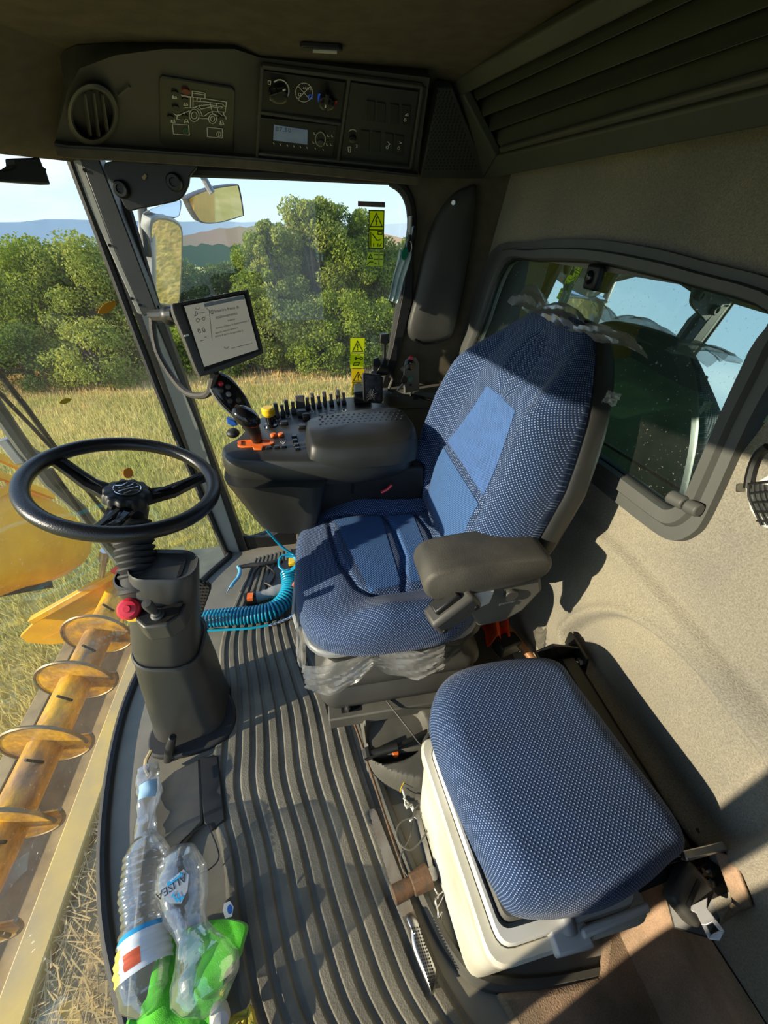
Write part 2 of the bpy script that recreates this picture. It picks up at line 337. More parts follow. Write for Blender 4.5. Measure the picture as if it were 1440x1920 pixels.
# ================================================================ the cab shell
YR, XR, ZC = 1.5, .6, 1.49
WSB = smooth([(-.44, 1.47, 0), (-.56, 1.30, 0), (-.655, 1.08, 0), (-.70, .80, 0), (-.665, .52, 0), (-.58, .27, 0), (-.44, .04, 0), (-.37, -.11, 0)], 6)   # bottom of the windshield
WSB = [AY(432, 1047, 1.475)*1.0] + WSB[2:]; WSB[0].z = 0; t0_ = AY(143, 300, 1.475); t0_.z = 1.37
WST = [lerp(t0_, V((p.x-.085, p.y-(.01 if p.y > .7 else -.01), 1.37)), min(1, i/5)) for i, p in enumerate(WSB)]
fl = MB(); fl.prism([p for p in WSB]+[(-.3, -.25, 0), (.7, -.25, 0), (.7, 1.52, 0), (-.40, 1.52, 0)], (0, 0, -.05))
struct(fl.build('floor', m_floor))
# windshield: curved glass on a rubber seal
g = MB(); n = len(WSB)
g.loft([[lerp(WSB[i], WST[i], t)+V((-.03*sin(pi*t), 0, 0)) for i in range(n)] for t in [k/10 for k in range(11)]], close=False)
ws = struct(g.build('window_1', m_wsglass))
fr = MB(); fr.tube([p+V((.004, 0, .006)) for p in WSB], .013, 8); fr.build('seal', m_rubber, ws)
fr = MB(); fr.tube([lerp(WSB[0], WST[0], k/8)+V((-.012*sin(pi*k/8)-.004, -.02, 0)) for k in range(9)], .013, 8); fr.build('seal', m_rubber, ws)
# right-hand pillar between windshield and side window: painted strip plus dark cover
pl_ = Plane((0, 1.46, 0), (0, 1, 0))
p = MB(); plate(p, pl_, [(262, 570), (286, 578), (372, 790), (452, 1034), (430, 1045)], .02, -.02)
st = struct(p.build('trim_1', m_alu, bevel=.003))
p = MB(); plate(p, pl_, [(284, 570), (302, 570), (380, 790), (470, 1034), (448, 1040)], .03, -.035); p.build('inner_edge', m_black, st)
p = MB(); plate(p, pl_, [(138, 300), (163, 300), (218, 450), (277, 588), (264, 584)], .035, -.02); p.build('cover_strip', m_alu, st, bevel=.004)
p = MB(); plate(p, pl_, [(163, 300), (198, 300), (254, 448), (302, 578), (277, 588), (218, 450)], .045, -.03); p.build('dark_cover', m_plastic, st, bevel=.003)
p = MB(); plate(p, pl_, [(126, 300), (166, 300), (285, 580), (452, 1034), (424, 1049), (258, 600)], .008, -.055); p.build('black_border', m_black, st)
for x, y in ((158, 319), (205, 460), (247, 560), (262, 572)):
    p = MB(); p.cyl(pl_(x, y, .014), pl_(x, y, .019), .004, 8); p.build('screw', m_black, st)
# left pillar and door frame (outside the frame of the picture, shading the floor), plus added light-blocking panels
p = MB(); p.bar((-.38, -.14, -.02), (-.45, -.14, 1.4), .05, .045, (1, 0, 0)); struct(p.build('trim_2', m_plastic2))
p = MB(); p.bar((-.45, -.16, 1.40), (.62, -.16, 1.40), .09, .14); p.bar((.6, -.19, -.05), (.6, -.19, 1.4), .1, .06, (1, 0, 0)); p.box((.1, -.19, -.02), (1.1, .1, .06)); p.bar((-.42, -.355, -.05), (-.46, -.355, 1.4), .29, .03, (1, 0, 0))  # last bar: unseen wide panel added to block the sun
p.box((.36, -.25, .72), (.5, .03, 1.4)); struct(p.build('wall_left_and_blockers', m_plastic2))  # unseen box added to keep skylight off the rear wall
# right wall with the side window
inner = [(215, 322), (690, 333), (735, 340), (762, 365), (772, 410), (766, 470), (748, 580), (728, 690), (706, 760), (660, 880), (610, 968), (548, 985), (505, 1001), (448, 1003), (380, 850), (300, 600), (240, 400)]
I3 = smooth([AY(x, y, YR) for x, y in inner], 3, True)
cen = V((-.05, YR, .7))
def outw(p):                                           # out to a surrounding rectangle
    d = p-cen; t = min([((.76 if d.x > 0 else -.62)-cen.x)/d.x if abs(d.x) > 1e-6 else 9, ((1.5 if d.z > 0 else -.02)-cen.z)/d.z if abs(d.z) > 1e-6 else 9])
    return cen+d*t
O3 = [p-V((.02, 0, 0)) if (p.x < -.1-.28*(p.z/.2) and p.z < .15) or p.x < -.27 else outw(p) for p in I3]; n = len(I3)
w = MB(); w.loft([[p+V((0, .03, 0)) for p in I3], I3, O3, [p+V((0, .03, 0)) for p in O3]], True, False)
struct(w.build('wall_right', m_headliner))
g = MB(); g.add([p+V((0, .022, 0)) for p in I3], [tuple(range(n))]); win = struct(g.build('window_2', m_glass))
g = MB(); g.tube([p+V((0, -.002, 0)) for p in I3], .015, 8, loop=True); g.build('rubber_seal', m_rubber, win)
g = MB(); plate(g, Plane((0, 1.49, 0), (0, 1, 0)), [(765, 405), (774, 410), (772, 560), (740, 690), (712, 770), (703, 768), (735, 650), (756, 540)], .012); g.build('guide_rail', m_black, win, bevel=.002)
g = MB(); plate(g, Plane((0, 1.49, 0), (0, 1, 0)), [(440, 1003), (505, 1003), (560, 975), (640, 940), (640, 985), (570, 1012), (470, 1040), (452, 1036)], .014); lt = g.build('lower_frame', m_black, win, bevel=.004)
# ceiling
c = MB(); c.box((0, .65, ZC+.02), (1.5, 1.85, .04)); struct(c.build('ceiling', m_headliner))
# header lining that sweeps round above the windshield
hp = []
for p in WST:
    q = V((p.x, p.y, 0)); inn = (V((0, .72, 0))-q).normalized()
    hp.append([q+V((0, 0, 1.5))-inn*.04, q+V((0, 0, 1.375))-inn*.03, q+V((0, 0, 1.355))+inn*.01, q+V((0, 0, 1.37))+inn*.05, q+inn*.12+V((0, 0, 1.41)), q+inn*.20+V((0, 0, 1.46)), q+inn*.32+V((0, 0, 1.495))])
c = MB(); c.loft(hp); struct(c.build('trim_3', m_headliner, sharp=60))
# rear wall: felt covered, moulded, with an opening for the window
pad = [(q.y, q.z) for q in (AX(p.x, p.y, XR) for p in smooth([(1080, 1215, 0), (1088, 1168, 0), (1150, 1146, 0), (1215, 1168, 0), (1300, 1240, 0), (1400, 1365, 0), (1450, 1440, 0), (1470, 1540, 0), (1410, 1590, 0), (1335, 1560, 0), (1200, 1380, 0)], 5, True))]
PA = np.array(pad)
def sdist(y, z, P=PA):                                 # signed distance to the moulding (negative inside)
    A = P; B = np.roll(P, -1, 0); q = np.array([y, z]); e = B-A; w_ = q-A
    t = np.clip((w_*e).sum(1)/np.maximum((e*e).sum(1), 1e-9), 0, 1); d = np.sqrt(((w_-e*t[:, None])**2).sum(1)).min()
    c = ((A[:, 1] > z) != (B[:, 1] > z)) & (y < (B[:, 0]-A[:, 0])*(z-A[:, 1])/np.where(abs(B[:, 1]-A[:, 1]) < 1e-9, 1e-9, B[:, 1]-A[:, 1])+A[:, 0])
    return -d if c.sum() % 2 else d
cl = [(q.y, q.z) for q in (AX(x, y, XR) for x, y in ((1030, 905), (1170, 1040), (1300, 1195), (1440, 1370)))]
def crease(y): return np.interp(y, [q[0] for q in cl][::-1], [q[1] for q in cl][::-1])
LEAN, YAWR = math.tan(R(10)), math.tan(R(4))
WY0, WY1, WZ0, WZ1 = .455, 1.42, .785, 1.15            # rear window opening
def wallx(y, z):
    x = XR
    d = sdist(y, z); x += .030*(1-sstep(-.016, .0, d)) - .012*math.exp(-((d-.010)/.010)**2)
    c = crease(y)
    if z < .8: x -= .024*(1-sstep(-.006, .014, z-c))*sstep(.0, .3, z)
    x -= .10*(1-sstep(0, .14, z))**2
    x += LEAN*max(0, z-.78)-YAWR*(y-.75)*sstep(.45, .8, z)
    return x
ny, nz = 280, 240; ys = np.linspace(-.2, 1.52, ny+1); zs = np.linspace(-.01, 1.5, nz+1)
vv = []; ff = []
for z in zs:
    for y in ys: vv.append((wallx(y, z), y, z))
for j in range(nz):
    for i in range(ny):
        yc, zc = (ys[i]+ys[i+1])/2, (zs[j]+zs[j+1])/2
        if WY0 < yc < WY1 and WZ0 < zc < WZ1: continue
        a = j*(ny+1)+i; ff.append((a, a+1, a+ny+2, a+ny+1))
w = MB(); w.add(vv, ff, [(p[1], p[2]) for p in vv]); struct(w.build('wall_rear', m_carpet, sharp=80))
# rear window: arched plastic frame, tinted reflecting glass, latch, hinge
plr = Plane((XR-.012, .75, .78), (-1, -YAWR, LEAN))
oin = [(946, 494), (1010, 488), (1100, 490), (1190, 507), (1300, 535), (1445, 585), (1410, 660), (1350, 790), (1300, 905), (1282, 940), (1258, 952), (1235, 940), (1160, 885), (1080, 830), (1000, 775), (880, 690), (905, 600)]
oout = [(922, 470), (990, 452), (1090, 446), (1200, 458), (1320, 487), (1500, 545), (1480, 660), (1410, 790), (1330, 965), (1300, 1005), (1262, 1017), (1220, 995), (1140, 932), (1060, 868), (980, 810), (850, 705), (880, 590)]
a3 = [plr(x, y, 0) for x, y in oin]; b3 = [plr(x, y, 0) for x, y in oout]
a3, b3 = smooth(a3, 4, True), smooth(b3, 4, True); n = len(a3); ux = -plr.n
mid = [lerp(p, q, .45) for p, q in zip(a3, b3)]; mid2 = [lerp(p, q, .55) for p, q in zip(a3, b3)]
fr = MB(); fr.loft([[p+ux*.03 for p in a3], [p-ux*.002 for p in a3], [lerp(p, q, .06)-ux*.012 for p, q in zip(a3, b3)], [p-ux*.014 for p in mid], [p-ux*.004 for p in mid2], [lerp(p, q, .94)-ux*.004 for p, q in zip(a3, b3)], [p+ux*.025 for p in b3]], True, False)
rw = struct(fr.build('window_3', m_frame, sharp=50))
g = MB(); g.add([p+ux*.012 for p in a3], [tuple(range(n))]); g.build('tinted_pane', m_rearglass, rw)['label'] = 'dark green reflecting pane'
g = MB(); g.tube([p+ux*.006 for p in a3], .004, 6, loop=True); g.build('pane_seal', m_black, rw)
g = MB(); q = plr(1117, 520, 0); g.box(q+V((-.004, 0, 0)), (.02, .045, .05)); hd = g.build('latch', m_black, rw, bevel=.006)
g = MB(); g.ell(q+V((-.016, 0, 0)), (.008, .011, .014)); g.build('latch_knob', m_gloss, hd)
# hinge barrel across the right leg of the frame
g = MB(); g.cyl(plr(1256, 930, .016), plr(1285, 945, .016), .012, 14); g.build('hinge_barrel', m_frame, rw, bevel=.003)
g = MB(); g.cyl(plr(1288, 947, .016), plr(1312, 958, .016), .012, 14); g.build('hinge_barrel', m_frame, rw, bevel=.003)
# padded cover on the rear corner, over the right wall
tp = Plane((0, 1.478, 0), (0, 1, 0))
p = MB(); P2 = smooth(outline(tp, [(893, 356), (878, 350), (850, 366), (818, 410), (797, 470), (778, 555), (764, 615), (775, 640), (805, 645), (836, 638), (850, 620), (868, 545), (884, 450)]), 4, True)
cc_ = sum(P2, V())/len(P2); p.loft([[q+V((0, .03, 0)) for q in P2], P2, [lerp(q, cc_, .03)-V((0, .012, 0)) for q in P2], [lerp(q, cc_, .12)-V((0, .019, 0)) for q in P2], [lerp(q, cc_, .6)-V((0, .022, 0)) for q in P2]])
pc = tag(p.build('pillar_cover', m_plastic2, loc=cc_, sharp=60), 'tall rounded dark grey cover on the rear corner pillar', 'panel')
p = MB(); p.cyl(tp(850, 380, .02), tp(850, 380, .03), .006, 10); p.build('screw', m_steel, pc)
p = MB(); p.tube([tp(778, 636, .015), tp(795, 645, .012), tp(820, 643, .012)], .004, 6); p.build('lower_clip', m_black, pc)
# moulded corner trim below it
p = MB(); p.prism([V((.2, 1.5, .72)), V((.6, 1.5, .72)), V((.6, 1.30, .72)), V((.47, 1.38, .72)), V((.25, 1.42, .72))], (0, 0, -.06))
p.prism([V((.24, 1.5, .66)), V((.6, 1.5, .66)), V((.6, 1.33, .66)), V((.27, 1.44, .66))], (0, 0, -.66))
struct(p.build('trim_4', m_dusty, bevel=.012))
# plinth under the seats
mr = [(556, 1030), (575, 1150), (622, 1262), (650, 1312), (690, 1440), (745, 1590), (800, 1722), (838, 1792), (880, 1836), (940, 1852), (1020, 1850), (1122, 1830)]
mr3 = smooth([AZ(x, y, 0) for x, y in mr], 5)
pl = MB(); back = [q for q in mr3 if q.y > .44]
pl.prism([q+V((.012, 0, 0)) for q in back]+[V((.60, back[-1].y, 0)), V((.60, 1.5, 0)), V((back[0].x, 1.5, 0))], (0, 0, .06))
struct(pl.build('trim_5', m_dusty, bevel=.008))
# raised lip along the mat well
lip = MB(); lip.tube([q+V((.012, 0, .008)) for q in mr3], .014, 8, flat=1); struct(lip.build('trim_6', m_dusty))
s = MB(); s.box((.1, -.24, .14), (1.05, .05, .42)); struct(s.build('added_shade_panel', m_plastic2))  # unseen panel added to shade the lower wall and step
# felt covered step by the door, right of the cool box
s = MB(); s.prism([AZ(1128, 1765, 0), AZ(1118, 1834, 0), AZ(1010, 1858, 0), AZ(925, 1864, 0), AZ(965, 1935, 0), V((.22, -.16, 0)), V((.50, -.16, 0)), V((.60, -.16, 0)), V((.60, .44, 0)), V((.50, .44, 0))], (0, 0, .03))
struct(s.build('trim_7', m_floorfelt, bevel=.01))
s = MB(); s.grid(lambda u, v: (lambda y, z: (wallx(y, z)-.004-.003*sin(y*30)*sin(z*25), y, z))(-.2+.31*u+.0*v, .02+.27*v-.06*v*u), 24, 20); struct(s.build('trim_10', m_floorfelt))
s = MB(); s.bar((.3, -.10, .012), (.62, -.10, .012), .03, .024); s.tube([(.3, -.085, .026), (.62, -.085, .026)], .006, 8); struct(s.build('trim_8', m_rubber))
# raised foot panel beside the steering column
s = MB(); s.prism([AZ(x, y, 0) for x, y in ((298, 1478), (330, 1450), (378, 1425), (384, 1545), (352, 1580), (335, 1640), (330, 1760), (345, 1920), (240, 1920), (252, 1760), (270, 1600))], (0, 0, .018))
struct(s.build('trim_9', m_dusty, bevel=.006))
# ribbed rubber mat
ml = smooth([AZ(x, y, 0) for x, y in ((478, 1050), (418, 1190), (412, 1300), (400, 1420), (392, 1500), (418, 1620), (430, 1760), (465, 1930), (560, 2100))], 10)
mrr = smooth([AZ(x, y, 0)-V((.008, 0, 0)) for x, y in ((552, 1030), (571, 1150), (617, 1262), (645, 1312), (684, 1440), (738, 1590), (793, 1722), (850, 1850), (960, 2010))], 10)
NU, NV = 252, 70
def res(P, m):
    P = [V(p) for p in P]; L = np.cumsum([0]+[(b-a).length for a, b in zip(P, P[1:])]); t = np.linspace(0, L[-1], m)
    return [V((np.interp(k, L, [p.x for p in P]), np.interp(k, L, [p.y for p in P]), np.interp(k, L, [p.z for p in P]))) for k in t]
A, B = res(ml, NV+1), res(mrr, NV+1); NR = 10
mat_ = MB()
def matf(u, v):
    j = min(NV, int(round(v*NV))); p = lerp(A[j], B[j], u)
    ph = (u*NR) % 1; h = sstep(.0, .12, ph)*(1-sstep(.60, .74, ph))
    edge = min(1, min(u, 1-u)*40)
    return (p.x, p.y, .004+.0075*h*edge)
mat_.grid(matf, NU, NV, lambda u, v: (u, v))
mt = tag(mat_.build('floor_mat', M_('ribbed_rubber', (.20, .185, .145), .8, col2=(.115, .108, .088), vs=9, bump=.6, bs=350, detail=8, spec=.25), loc=(0, .6, .004), sharp=60), 'dusty black rubber floor mat with long curved ribs', 'mat')
# square-edged pocket and hatch seam in the mat beside the column foot
h = MB(); h.tube([AZ(q.x, q.y, .0195) for q in smooth([(322, 1600, 0), (350, 1568, 0), (384, 1548, 0), (392, 1552, 0), (408, 1592, 0), (409, 1612, 0), (395, 1628, 0), (372, 1640, 0)], 4)], .0016, 5); h.build('hatch_seam', m_black, mt)
h = MB(); h.prism([AZ(x, y, .004) for x, y in ((372, 1424), (410, 1420), (424, 1540), (398, 1560), (384, 1545))], (0, 0, .012)); h.build('raised_block', m_rubber, mt, bevel=.003)
# ================================================================ overhead console
cl_pl = plane3(AY(300, 275, 1.335), AY(150, 262, 1.30), AZ(300, 97, 1.475))
cr_pl = plane3(AY(480, 288, 1.345), AY(770, 318, 1.37), AZ(640, 130, 1.478))
st_ = [(cl_pl, (104, 262), (126, 170)), (cl_pl, (125, 266), (150, 128)), (cl_pl, (200, 270), (215, 104)), (cl_pl, (300, 277), (305, 92)), (cl_pl, (436, 287), (440, 92)),
       (cr_pl, (478, 290), (487, 108)), (cr_pl, (620, 304), (640, 126)), (cr_pl, (782, 322), (806, 146))]
oc = MB(); rings = []
for pl_, b, t in st_:
    B, T = pl_(*b), pl_(*t)
    rings.append([V((B.x, B.y+.13, 1.49)), V((B.x, B.y+.09, B.z-.012)), V((B.x, B.y+.012, B.z-.024)), V((B.x, B.y-.014, B.z-.018)), V((B.x, B.y-.014, B.z-.007)), B, lerp(B, T, .5), T, V((T.x, T.y+.02, max(T.z+.012, 1.488)))])
oc.loft(rings)
OC = thing('overhead_console', 'dark overhead console above the side window with vent, lights panel and radio', 'console', (-.1, 1.3, 1.35))
oc.build('housing', m_console, OC, sharp=40)
b = MB(); b.loft([[V(r[2])-V((0, 0, .004)), V(r[2])-V((0, .03, .004)), V(r[3])-V((0, .004, -.002)), V(r[3])-V((0, .004, -.006)), V(r[2])+V((0, 0, .004))] for r in rings]); b.build('lower_lip', m_headliner, OC)
# round air vent
vpx = lambda k, h: outline(cl_pl, circ(174, 213, 49*k, 59*k, 40)[:-1], h)
b = MB(); b.loft([vpx(k, h) for k, h in ((1.02, -.01), (1.02, .004), (.95, .013), (.84, .016), (.78, .010), (.76, -.004))], True, False); vt = b.build('air_vent', m_plastic2, OC)
b = MB(); b.prism(vpx(.78, -.0005), cl_pl.n*.001); b.build('vent_back', m_black, vt)
for x, w_ in ((160, 1), (176, 1), (193, .8)):
    e = 44*math.sqrt(max(.1, 1-((x-174)/42)**2)); b = MB(); b.prism([cl_pl(x-7, 213-e, .001), cl_pl(x+5, 213+e, .001), cl_pl(x+12, 213+e*.92, .011), cl_pl(x+1, 213-e*.92, .011)], cl_pl.n*.003); b.build('vane', m_plastic2, vt, bevel=.001)
b = MB(); b.bar(cl_pl(222, 178, .002), cl_pl(243, 161, .002), .004, .004, cl_pl.n); b.build('pointer_mark', m_dusty, OC)
# work-light panel with the harvester pictogram
b = MB(); plate(b, cl_pl, [(303, 137), (434, 158), (440, 165), (437, 278), (430, 281), (305, 268), (299, 262), (298, 143)], .006, -.002); lp = b.build('light_panel', m_plastic, OC, bevel=.002)
z4 = lambda P: [(280+x/7.2, 110+y/7.2) for x, y in P]
H = .0048
L = [[(578, 520), (578, 435), (752, 465), (752, 540)], [(580, 462), (750, 490)], [(430, 488), (470, 500), (600, 520), (760, 540), (1040, 585), (1035, 650), (1010, 640), (985, 612), (760, 582), (600, 570)],
     [(430, 488), (445, 508), (560, 525)], [(555, 520), (552, 660)], [(590, 520), (588, 660)], [(645, 530), (642, 575)], [(690, 545), (686, 580)], [(480, 660), (590, 665), (680, 630), (820, 622), (985, 650), (980, 668), (840, 648), (700, 680), (670, 640)],
     [(620, 655), (680, 690), (715, 765)], [(690, 770), (740, 775), (800, 730), (860, 712), (930, 715), (1025, 720), (1030, 655)], [(820, 600), (850, 720)], [(900, 600), (930, 715)], [(670, 800), (800, 812)], [(850, 730), (900, 760), (950, 780)], [(930, 720), (985, 770)], [(1005, 720), (1005, 760), (1035, 790), (1035, 815)],
     [(540, 705), (470, 730), (375, 775), (370, 815), (430, 825)], [(330, 740), (360, 765), (395, 755)], [(470, 735), (480, 750)],
     circ(605, 765, 66, 85), circ(605, 765, 38, 47), circ(853, 812, 53, 64), circ(853, 812, 28, 36),
     [(315, 880), (530, 895), (540, 1030), (325, 1015), (312, 890)], [(785, 925), (985, 945), (985, 1070), (785, 1055), (780, 935)], circ(937, 1020, 28, 36), [(937, 1000), (937, 1040)]]
b = MB(); lines(b, cl_pl, [z4(p) for p in L], .0007, H); b.build('pictogram', m_white, lp)
b = MB()
for x, y in ((340, 505), (490, 605), (320, 830), (500, 840), (978, 858)): lines(b, cl_pl, [z4([(x-25, y+28), (x-18, y-15), (x+8, y-30), (x+18, y), (x+28, y+28), (x-25, y+28)]), z4([(x-16, y+10), (x+16, y+10)])], .0008, H)
b.build('lamp_symbols', m_white, lp)['kind'] = 'stuff'
for x, y in ((345, 455), (355, 650), (480, 545), (285, 780), (480, 770), (965, 790)):
    b = MB(); q = cl_pl(280+x/7.2, 110+y/7.2, .004); b.cyl(q, q+cl_pl.n*.0025, .0065, 14); b.build('push_button', m_black, lp)
b = MB(); q = cl_pl(280+490/7.2, 110+425/7.2, .004); b.cyl(q, q+cl_pl.n*.003, .0075, 14); b.build('push_button', M_('dark_red', (.16, .02, .015), .5), lp)
b = MB(); lines(b, cl_pl, [z4(circ(487, 975, 28, 36)), z4([(487, 955), (487, 995)])], .0008, H+.0006); b.build('green_symbol', m_green, lp)
# right-hand module: bezel, climate panel, radio, switch panel
b = MB(); plate(b, cr_pl, [(487, 118), (800, 160), (772, 320), (479, 287)], .004, -.002); bz = b.build('module_bezel', m_plastic, OC, bevel=.002)
for P in ([(482, 292), (492, 123)], [(492, 123), (792, 161)], [(792, 161), (770, 314)], [(770, 314), (482, 287)], [(655, 146), (634, 300)], [(488, 209), (640, 231)]):
    b = MB(); b.bar(cr_pl(*P[0], .005), cr_pl(*P[1], .005), .007, .008, cr_pl.n); b.build('rib', m_console, bz, bevel=.002)
b = MB(); plate(b, cr_pl, [(493, 130), (648, 152), (638, 221), (489, 204)], .003, .003); cp_ = b.build('climate_panel', m_black, OC, bevel=.001)
b = MB(); plate(b, cr_pl, [(489, 216), (633, 231), (624, 288), (484, 275)], .006, .003); rd = b.build('radio', m_black, OC, bevel=.0015)
b = MB(); plate(b, cr_pl, [(657, 152), (785, 170), (764, 304), (639, 290)], .003, .003); sp_ = b.build('switch_panel', m_plastic, OC, bevel=.001)
def knob(x, y, r, par, h=.018, pt=None, mat=m_gloss):
    q = cr_pl(x, y, .004); M = frame(q, cr_pl.n.orthogonal(), cr_pl.n.cross(cr_pl.n.orthogonal()))
    k = MB(); k.lathe([(r, 0), (r, h*.5), (r*.92, h*.55), (r*.55, h*.6)], M, 24)
    if pt:
        a, c = cr_pl(*pt, .004+h*.7), cr_pl(2*x-pt[0], 2*y-pt[1], .004+h*.7); k.bar(a, c, .008, h*.7, cr_pl.n)
    o = k.build('knob', mat, par, bevel=.001)
    if pt:
        k = MB(); e = cr_pl(*pt, .004+h*1.06); k.bar(e, lerp(e, cr_pl(x, y, .004+h*1.06), .35), .0022, .001, cr_pl.n); k.build('pointer', m_white, o)
    return o
knob(521, 172, .019, cp_, pt=(535, 168)); knob(612, 187, .017, cp_, pt=(610, 202))
z5 = lambda P: [(470+x/4.5, 110+y/4.5) for x, y in P]
b = MB(); lines(b, cr_pl, [z5(circ(245, 270, 78, 92, 14, -2.2, 1.0))], .0013, .0075); lines(b, cr_pl, [z5([(148, 185), (170, 188), (168, 218), (146, 215), (148, 185)]), z5(circ(450, 285, 72, 80, 22)), z5([(400, 230), (500, 345)]), z5([(500, 235), (400, 340)]), z5([(402, 290), (425, 292), (420, 315), (405, 312), (402, 290)]), z5(circ(172, 345, 8))], .0005, .0065); b.build('dial_marks', m_white, cp_)['kind'] = 'stuff'
b = MB(); lines(b, cr_pl, [z5(circ(645, 335, 72, 82, 8, 2.3, 3.6))], .002, .0075); lines(b, cr_pl, [z5(circ(503, 322, 15, 18, 12)), z5([(518, 305), (518, 340)])], .0009, .0065); b.build('blue_marks', M_('blue_print', (.03, .12, .6), .5, emit=.12), cp_)
b = MB(); lines(b, cr_pl, [z5(circ(645, 335, 80, 88, 6, .3, .9))], .0022, .0075); b.build('red_marks', m_red, cp_)
tpx('AUTO', cp_, cr_pl, 567.5, 165, 579, 166.5, .007, m_white, h=.0065)
b = MB(); plate(b, cr_pl, z5([(195, 555), (480, 600), (478, 722), (190, 685)]), .0008, .009); b.build('display', M_('radio_display', (.22, .30, .44), .25, col2=(.13, .18, .28), vs=16, emit=.05), rd)
tpx('87.50', rd, cr_pl, 516, 242, 560, 247, .016, M_('display_text', (.12, .17, .25), .5), h=.0102)
o = knob(470+592/4.5, 110+690/4.5, .0088, rd, .014, mat=m_plastic2)
b = MB(); lines(b, cr_pl, [z5(circ(588, 680, 42, 60, 20))], .0011, .012); b.build('knob_ring', m_steel, rd)
b = MB()
for x, y in ((195, 715), (250, 725), (310, 732), (365, 740), (420, 746), (475, 752), (545, 758), (612, 768)): lines(b, cr_pl, [z5([(x-3, y-6), (x+3, y+6)])], .0007, .0095)
for x, y in ((655, 650), (688, 652), (645, 722), (678, 724), (530, 705), (540, 630)): lines(b, cr_pl, [z5([(x-6, y-8), (x-4, y+8), (x+6, y+8)])], .0006, .0095)
b.build('button_marks', m_white, rd)
for i, (x, y) in enumerate(((1010, 430), (1100, 445), (1210, 460), (1310, 470), (965, 680), (1060, 690), (1165, 705), (1250, 720))):
    c = z5([(x-36, y-90), (x+40, y-82), (x+34, y+88), (x-42, y+80)])
    b = MB(); plate(b, cr_pl, c, .004, .004); b.build('rocker_switch', m_black, sp_, bevel=.0012)
knob(470+860/4.5, 110+660/4.5, .009, sp_, .014)
b = MB(); lines(b, cr_pl, [z5(circ(860, 655, 45, 58, 10, -2.3, -.8)), z5([(1305, 478), (1325, 462), (1328, 482), (1305, 478)]), z5(circ(1303, 516, 9, 12, 10)), z5(circ(1152, 748, 9, 12, 10)), z5(circ(1250, 755, 9, 12, 10)), z5([(1155, 700), (1175, 720), (1160, 735)]), z5([(1255, 700), (1275, 712), (1255, 716)]), z5([(822, 745), (845, 745), (840, 790), (825, 785), (822, 745)]), z5(circ(890, 738, 8, 12, 8, -1.5, 1.5))], .0007, .0085); b.build('switch_symbols', m_white, sp_)['kind'] = 'stuff'
# speaker grille between console and louvred panel
sg = plane3(AZ(828, 150, 1.483), AY(786, 322, 1.375), AY(908, 326, 1.49))
b = MB(); plate(b, sg, [(816, 150), (842, 150), (912, 326), (783, 322)], .02, -.02); gr = tag(b.build('speaker_grille', m_plastic2, loc=sg(845, 260), bevel=.003), 'dark triangular perforated speaker grille beside the switch panel', 'speaker')
b = MB()
for r in range(27):
    y = 166+r*5.8; x0 = np.interp(y, [150, 322], [822, 796]); x1 = np.interp(y, [150, 326], [838, 899]); m = max(2, int((x1-x0)/6.6))
    for k in range(m):
        x = x0+(x1-x0)*(k+.5*(r % 2)+.25)/m; q = sg(x, y, .0003); rr = .0029
        a = sg.n.orthogonal().normalized(); c = sg.n.cross(a); b.prism([q+(a*cos(t)+c*sin(t))*rr for t in (0, 1.05, 2.1, 3.14, 4.19, 5.24)], sg.n*.0003)
o = b.build('perforation', m_black, gr); o['kind'] = 'stuff'
# louvred air panel above the rear wall
lv = plane3(AY(912, 326, 1.488), AX(1440, 212, .565), AZ(960, 80, 1.487))
LV = thing('louvred_panel', 'dark green-grey panel with long sloping louvres above the rear wall', 'panel', lv(1100, 200))
m_louv = M_('louvre_plastic', (.06, .064, .05), .6, var=.15, vs=10, bump=.1, bs=900)
top = [(880, 162), (895, 192), (907, 222), (920, 250), (940, 280)]; end = [(1440, -131), (1440, -60), (1440, 20), (1440, 70), (1440, 142)]
def ext(a, c, t): return (a[0]+(c[0]-a[0])*t, a[1]+(c[1]-a[1])*t)
E = [ext(a, c, 1.25) for a, c in zip(top, end)]
b = MB(); plate(b, lv, [top[0], E[0], E[4], top[4]], .004, -.05); b.build('back_plate', m_black, LV)
for i in range(4):
    a, c, d, e = top[i], E[i], E[i+1], top[i+1]
    b = MB(); P = [lv(*a, -.030), lv(*c, -.030), lv(*ext(c, d, .93), .0), lv(*ext(a, e, .93), .0)]
    b.prism(P, lv.n*-.006); b.build('louvre', m_louv, LV, bevel=.002)
o0, o1, o2, o3 = (833, 150), ext((833, 150), (1100, -8), 2.4), ext((912, 326), (1440, 212), 1.3), (912, 326)
for P in ([o0, o1, E[0], top[0]], [top[0], top[4], o3, o0], [top[4], E[4], o2, o3]):
    b = MB(); plate(b, lv, P, .02, -.012); b.build('surround', m_louv, LV, bevel=.004)
b = MB(); b.bar(lv(*top[4], .006), lv(*E[4], .006), .012, .012, lv.n); b.build('lower_bead', m_louv, LV, bevel=.004)
# small map lamp in the ceiling
q = AZ(602, 82, ZC); b = MB(); b.prism([q+V((x, y, 0)) for x, y in rrect(0, 0, .075, .022, .009)], (0, 0, -.008)); cl_ = tag(b.build('ceiling_lamp', m_black, loc=q, bevel=.002), 'tiny slotted lamp in the brown ceiling lining', 'lamp')
b = MB(); b.box(q+V((.006, 0, -.009)), (.042, .007, .003)); b.build('lens', m_lightgrey, cl_)
